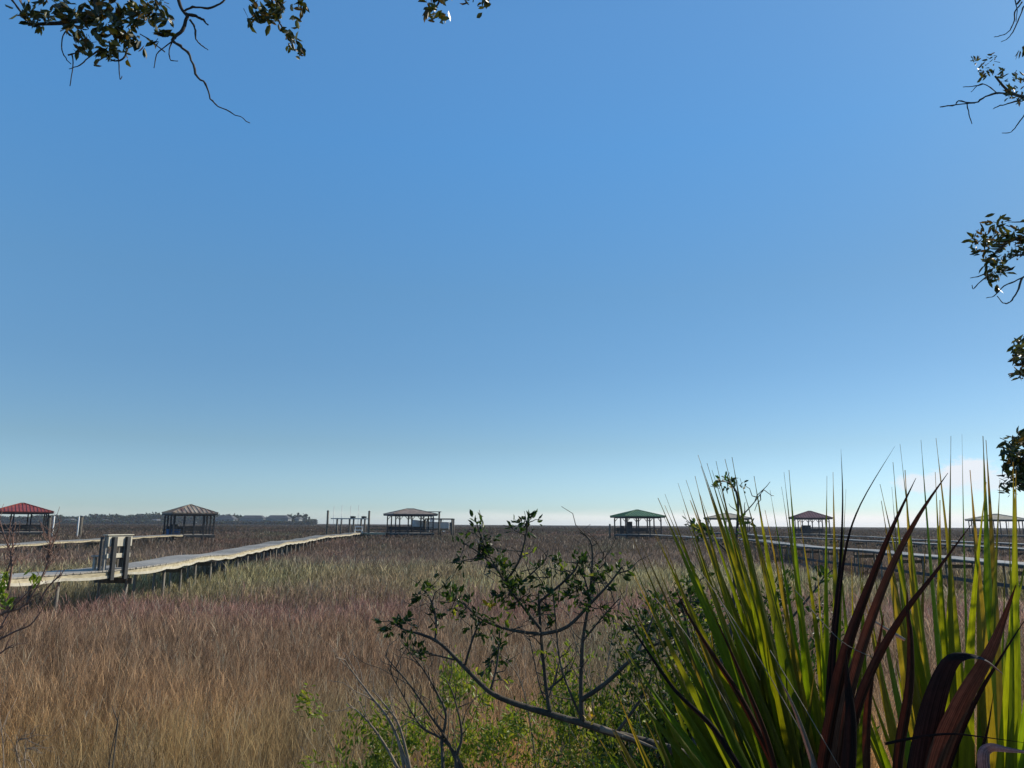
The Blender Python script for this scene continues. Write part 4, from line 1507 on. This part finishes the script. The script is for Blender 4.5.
oak(None, (-3.4, -1.6), 'live oak whose leafy twigs hang in from the upper left, with a long crooked twig',
    [([(140, -60, 2.5), (100, -10, 2.5), (95, 14, 2.5), (70, 22, 2.52), (40, 24, 2.55), (28, 25, 2.55)], .019, .004),
     ([(180, -60, 2.5), (176, -20, 2.5), (180, 5, 2.5), (187, 16, 2.5)], .010, .005),
     ([(290, -80, 2.6), (278, -30, 2.6), (272, 0, 2.6), (280, 24, 2.6)], .012, .003),
     ([(420, -90, 2.7), (436, -40, 2.7), (440, -4, 2.7), (434, 10, 2.7)], .012, .003),
     ([(470, -70, 2.7), (475, -20, 2.7), (473, 2, 2.7)], .008, .002)],
    [(40, 12, 2.5, 10, 22, .036), (70, 14, 2.5, 13, 34, .036), (100, 8, 2.5, 10, 40, .036), (118, 18, 2.5, 12, 48, .036), (140, 16, 2.5, 10, 34, .036), (98, 40, 2.5, 10, 30, .036), (115, 50, 2.5, 8, 22, .036),
     (85, 34, 2.5, 7, 12, .036), (150, 30, 2.5, 8, 18, .036), (130, 38, 2.5, 8, 18, .036), (60, 2, 2.5, 12, 22, .036), (160, 5, 2.5, 8, 16, .036), (20, 2, 2.5, 6, 8, .036), (35, 24, 2.5, 4, 6, .033),
     (270, 4, 2.6, 12, 26, .038), (262, 14, 2.6, 10, 18, .038), (284, 12, 2.6, 9, 18, .038), (300, 4, 2.6, 4, 5, .038), (292, 42, 2.6, 5, 8, .034), (287, 36, 2.6, 4, 5, .034), (298, 50, 2.6, 3, 5, .032),
     (434, 8, 2.7, 6, 12, .038), (442, 2, 2.7, 7, 10, .038), (430, 16, 2.7, 4, 6, .036), (475, 2, 2.7, 6, 7, .036), (490, 0, 2.7, 3, 3, .03)],
    [([(187, 14, 2.5), (183, 30, 2.5), (172, 40, 2.5), (180, 46, 2.5), (190, 56, 2.5), (196, 74, 2.5), (205, 84, 2.5), (211, 98, 2.5), (218, 107, 2.5), (235, 114, 2.5), (250, 123, 2.5)], .0065, .0014),
     ([(183, 12, 2.5), (193, 7, 2.5), (208, 8, 2.5), (220, 4, 2.5), (228, -4, 2.5)], .0045, .003), ([(186, 14, 2.5), (198, 17, 2.5), (204, 21, 2.5), (208, 25, 2.5)], .006, .0025),
     ([(190, 20, 2.5), (195, 28, 2.5), (196, 39, 2.5), (201, 45, 2.5), (208, 50, 2.5)], .004, .0015), ([(176, 38, 2.5), (166, 46, 2.5), (157, 54, 2.5), (154, 68, 2.5)], .003, .0015),
     ([(172, 42, 2.5), (169, 52, 2.5), (171, 60, 2.5), (178, 61, 2.5)], .0025, .0015), ([(70, 26, 2.5), (63, 36, 2.5), (62, 50, 2.5), (67, 60, 2.5), (71, 64, 2.5)], .0025, .0015),
     ([(99, 50, 2.5), (88, 58, 2.5), (80, 65, 2.5), (69, 69, 2.5)], .003, .0015), ([(72, 55, 2.5), (73, 66, 2.5), (70, 86, 2.5)], .0025, .0013), ([(68, 55, 2.5), (76, 53, 2.5), (84, 50, 2.5)], .003, .002),
     ([(127, 48, 2.5), (124, 58, 2.5), (114, 61, 2.5), (104, 57, 2.5), (94, 66, 2.5)], .0035, .0015), ([(118, 50, 2.5), (119, 66, 2.5), (120, 79, 2.5), (122, 76, 2.5)], .002, .0013),
     ([(8, -6, 2.55), (18, 8, 2.55), (28, 22, 2.55)], .004, .003), ([(280, 24, 2.6), (286, 33, 2.6), (292, 44, 2.6)], .003, .002), ([(165, 52, 2.5), (150, 40, 2.5), (140, 34, 2.5)], .002, .0015)],
    (-.8, -.9))

oak(None, (4.3, .3), 'live oak whose leafy sprays and fine twigs reach in from the right edge',
    [([(1120, 30, 2.4), (1060, 80, 2.3), (1030, 96, 2.3), (1010, 92, 2.3), (995, 76, 2.3)], .012, .003),
     ([(1150, 180, 2.4), (1080, 225, 2.3), (1040, 235, 2.3), (1012, 240, 2.3), (996, 252, 2.3)], .016, .004),
     ([(1160, 330, 2.4), (1090, 350, 2.3), (1045, 358, 2.3), (1022, 362, 2.3)], .014, .004),
     ([(1160, 440, 2.3), (1090, 450, 2.2), (1050, 455, 2.2), (1020, 462, 2.2)], .016, .005),
     ([(1140, -60, 2.4), (1060, -30, 2.3), (1030, -10, 2.3), (1017, 4, 2.3)], .010, .003)],
    [(984, 72, 2.3, 5, 9, .026), (998, 70, 2.3, 5, 8, .022), (1006, 82, 2.3, 6, 9, .022), (1016, 88, 2.3, 5, 16, .026), (1022, 96, 2.3, 4, 16, .026), (975, 58, 2.3, 3, 3, .02), (995, 56, 2.3, 4, 4, .02), (1023, 46, 2.3, 3, 8, .03),
     (996, 222, 2.3, 5, 12, .032), (985, 240, 2.3, 7, 22, .032), (1000, 245, 2.3, 8, 30, .032), (995, 262, 2.3, 7, 22, .032), (996, 275, 2.3, 5, 14, .032), (1014, 235, 2.3, 7, 14, .032), (975, 243, 2.3, 4, 6, .03), (1024, 245, 2.3, 6, 18, .032),
     (1012, 252, 2.3, 5, 8, .03), (1021, 342, 2.3, 3, 8, .034), (1024, 352, 2.3, 5, 18, .036), (1022, 372, 2.3, 4, 14, .036), (1035, 360, 2.3, 8, 26, .036), (1019, 358, 2.3, 3, 6, .034),
     (1020, 438, 2.2, 5, 18, .036), (1014, 450, 2.2, 6, 24, .036), (1022, 462, 2.2, 6, 34, .036), (1014, 470, 2.2, 6, 22, .036), (1022, 484, 2.2, 4, 18, .034), (1040, 460, 2.2, 12, 60, .036), (1003, 488, 2.2, 3, 5, .024), (1014, 490, 2.2, 4, 7, .026)],
    [([(1016, 95, 2.3), (998, 93, 2.3), (985, 97, 2.3), (975, 103, 2.3), (958, 101, 2.3), (955, 105, 2.3), (940, 107, 2.3)], .0035, .0015), ([(975, 103, 2.3), (962, 104, 2.3), (940, 107, 2.3)], .002, .0015),
     ([(967, 103, 2.3), (969, 114, 2.3), (972, 124, 2.3)], .002, .001), ([(1020, 100, 2.3), (1008, 104, 2.3), (998, 106, 2.3), (993, 109, 2.3)], .003, .001), ([(1026, 112, 2.3), (1018, 124, 2.3), (1011, 132, 2.3), (1002, 133, 2.3)], .002, .001),
     ([(998, 94, 2.3), (988, 86, 2.3), (980, 84, 2.3), (971, 92, 2.3)], .002, .001), ([(984, 84, 2.3), (975, 86, 2.3), (963, 87, 2.3)], .002, .001),
     ([(1022, 2, 2.3), (1015, 12, 2.3), (1014, 22, 2.3), (1008, 32, 2.3), (1000, 36, 2.3), (994, 37, 2.3)], .0025, .001), ([(1024, 6, 2.3), (1019, 18, 2.3), (1014, 30, 2.3), (1008, 38, 2.3), (1001, 42, 2.3)], .0025, .001),
     ([(1015, 0, 2.3), (1017, 10, 2.3), (1016, 22, 2.3)], .002, .001), ([(990, 270, 2.3), (980, 276, 2.3), (970, 278, 2.3)], .0022, .001), ([(989, 274, 2.3), (978, 284, 2.3), (973, 289, 2.3), (972, 285, 2.3)], .002, .001),
     ([(1030, 272, 2.3), (1018, 280, 2.3), (1004, 286, 2.3), (994, 296, 2.3), (986, 298, 2.3)], .003, .001), ([(1022, 278, 2.3), (1017, 292, 2.3), (1010, 302, 2.3), (1003, 303, 2.3), (997, 296, 2.3)], .003, .001),
     ([(1030, 255, 2.3), (1015, 256, 2.3), (1006, 262, 2.3)], .003, .001), ([(1030, 222, 2.3), (1015, 222, 2.3), (1008, 222, 2.3)], .002, .001)],
    (.9, -.7))


# ------------------------------------------------------------------ light, sky, air
sun_d = bpy.data.lights.new('sun', 'SUN')
sun_d.energy = 5.0
sun_d.angle = R(.53)
sun_d.color = (1, .90, .74)
sun = bpy.data.objects.new('sun', sun_d)
COL.objects.link(sun)
sdir = Vector((math.sin(SUN_AZ) * math.cos(SUN_EL), math.cos(SUN_AZ) * math.cos(SUN_EL), math.sin(SUN_EL)))
sun.rotation_euler = sdir.to_track_quat('Z', 'Y').to_euler()
sun.location = sdir * 60

w = bpy.data.worlds.new('World')
SC.world = w
w.use_nodes = True
nt = w.node_tree
N, L = nt.nodes, nt.links
bg = N['Background']
sky = N.new('ShaderNodeTexSky')
sky.sky_type = 'NISHITA'
sky.sun_disc = False
sky.sun_elevation = SUN_EL
sky.sun_rotation = SUN_AZ
sky.altitude = 0
sky.air_density = 1.0
sky.dust_density = .25
sky.ozone_density = 3.2


def MA(op, a, b=None, c=None, clamp=False):
    n = N.new('ShaderNodeMath')
    n.operation = op
    n.use_clamp = clamp
    for i, v in enumerate((a, b, c)):
        if v is None:
            continue
        if isinstance(v, (int, float)):
            n.inputs[i].default_value = v
        else:
            L.new(v, n.inputs[i])
    return n.outputs[0]


def ramp(v, a, b):
    n = N.new('ShaderNodeMapRange')
    n.interpolation_type = 'SMOOTHSTEP'
    n.inputs[1].default_value = a
    n.inputs[2].default_value = b
    L.new(v, n.inputs[0])
    return n.outputs[0]


def mixc(f, a, b, blend='MIX'):
    n = N.new('ShaderNodeMix')
    n.data_type = 'RGBA'
    n.blend_type = blend
    if isinstance(f, (int, float)):
        n.inputs[0].default_value = f
    else:
        L.new(f, n.inputs[0])
    for k, v in ((6, a), (7, b)):
        if isinstance(v, tuple):
            n.inputs[k].default_value = (*v, 1)
        else:
            L.new(v, n.inputs[k])
    return n.outputs[2]


hs = N.new('ShaderNodeHueSaturation')
hs.inputs['Saturation'].default_value = 1.12
L.new(sky.outputs[0], hs.inputs['Color'])
tc = N.new('ShaderNodeTexCoord')
sp = N.new('ShaderNodeSeparateXYZ')
L.new(tc.outputs['Generated'], sp.inputs[0])
el = sp.outputs[2]
az = MA('ARCTAN2', sp.outputs[0], sp.outputs[1])
# clean sea air: the low sky is pale cyan instead of dusty yellow
gr = N.new('ShaderNodeValToRGB')
stops = [(0.0, (.79, 1.0, 1.36)), (.03, (.74, .95, 1.28)), (.10, (.76, .87, .96)), (.20, (.80, .95, 1.0)), (.30, (.90, 1.10, 1.10)), (.47, (1.00, 1.42, 1.48)), (.60, (1.22, 1.60, 1.62))]
while len(gr.color_ramp.elements) < len(stops):
    gr.color_ramp.elements.new(.5)
for e_, (p_, c_) in zip(gr.color_ramp.elements, stops):
    e_.position = p_
    e_.color = (c_[0] / 2, c_[1] / 2, c_[2] / 2, 1)
L.new(el, gr.inputs[0])
last = mixc(1.0, hs.outputs[0], gr.outputs[0], 'MULTIPLY')
aw = MA('MULTIPLY_ADD', MA('MULTIPLY', MA('MAXIMUM', MA('MINIMUM', az, .7), -.7), ramp(el, .0, .35)), -.72, 2.0)
ac = N.new('ShaderNodeCombineXYZ')
for k in range(3):
    L.new(aw, ac.inputs[k])
last = mixc(1.0, last, ac.outputs[0], 'MULTIPLY')
# thin bright cloud bank lying on the horizon towards the sun
cx = N.new('ShaderNodeCombineXYZ')
L.new(MA('MULTIPLY', az, 9), cx.inputs[0])
L.new(MA('MULTIPLY', el, 60), cx.inputs[1])
nz = N.new('ShaderNodeTexNoise')
nz.inputs['Scale'].default_value = 1.0
nz.inputs['Detail'].default_value = 6
L.new(cx.outputs[0], nz.inputs[0])
edge = MA('ADD', el, MA('MULTIPLY', MA('SUBTRACT', nz.outputs[0], .5), .012))
band = MA('MULTIPLY', ramp(edge, .021, .009), MA('MULTIPLY_ADD', ramp(az, -.35, .45), .85, .1))
last = mixc(band, last, (BANDV * 1.15, BANDV * 1.15, BANDV * 1.15))


def puff(px, py, ra, re, amt, seed):
    global last
    d = (at(px, py, 100) - Vector((0, 0, EYE))).normalized()
    a0, e0 = math.atan2(d.x, d.y), d.z
    u = MA('DIVIDE', MA('SUBTRACT', az, a0), ra)
    v = MA('DIVIDE', MA('SUBTRACT', el, e0), re)
    r2 = MA('ADD', MA('MULTIPLY', u, u), MA('MULTIPLY', v, v))
    c = N.new('ShaderNodeCombineXYZ')
    L.new(MA('MULTIPLY', az, 38), c.inputs[0])
    L.new(MA('MULTIPLY', el, 60), c.inputs[1])
    c.inputs[2].default_value = seed
    q = N.new('ShaderNodeTexNoise')
    q.inputs['Scale'].default_value = 1.0
    q.inputs['Detail'].default_value = 7
    q.inputs['Roughness'].default_value = .6
    L.new(c.outputs[0], q.inputs[0])
    f = MA('ADD', MA('SUBTRACT', 1.0, MA('SQRT', r2)), MA('MULTIPLY', MA('SUBTRACT', q.outputs[0], .5), 1.7))
    f = MA('MULTIPLY', ramp(f, .0, .45), amt)
    last = mixc(f, last, (BANDV * .98, BANDV * 1.04, BANDV * 1.12))


puff(968, 470, .032, .018, 1.0, 1)
puff(930, 482, .045, .013, .85, 4)
puff(1000, 480, .040, .013, .75, 7)
puff(955, 488, .05, .010, .35, 9)
L.new(last, bg.inputs['Color'])
bg.inputs['Strength'].default_value = WS

# sea air between the camera and the far shore
hm, hnt, hout = new_mat('air')
vol = hnt.nodes.new('ShaderNodeVolumePrincipled')
vol.inputs['Density'].default_value = .00015
vol.inputs['Color'].default_value = (.80, .88, 1, 1)
vol.inputs['Anisotropy'].default_value = .25
hnt.links.new(vol.outputs[0], hout.inputs['Volume'])
hz = MB().box(-2900, 2900, -1100, 3000, -1.6, 15).build('haze', hm)
tag(hz, 'thin pale air over the marsh', 'haze', kind='stuff')

SC.view_settings.view_transform = 'Standard'
SC.view_settings.look = 'None'
SC.view_settings.exposure = 0
SC.view_settings.gamma = 1
SC.render.engine = 'CYCLES'
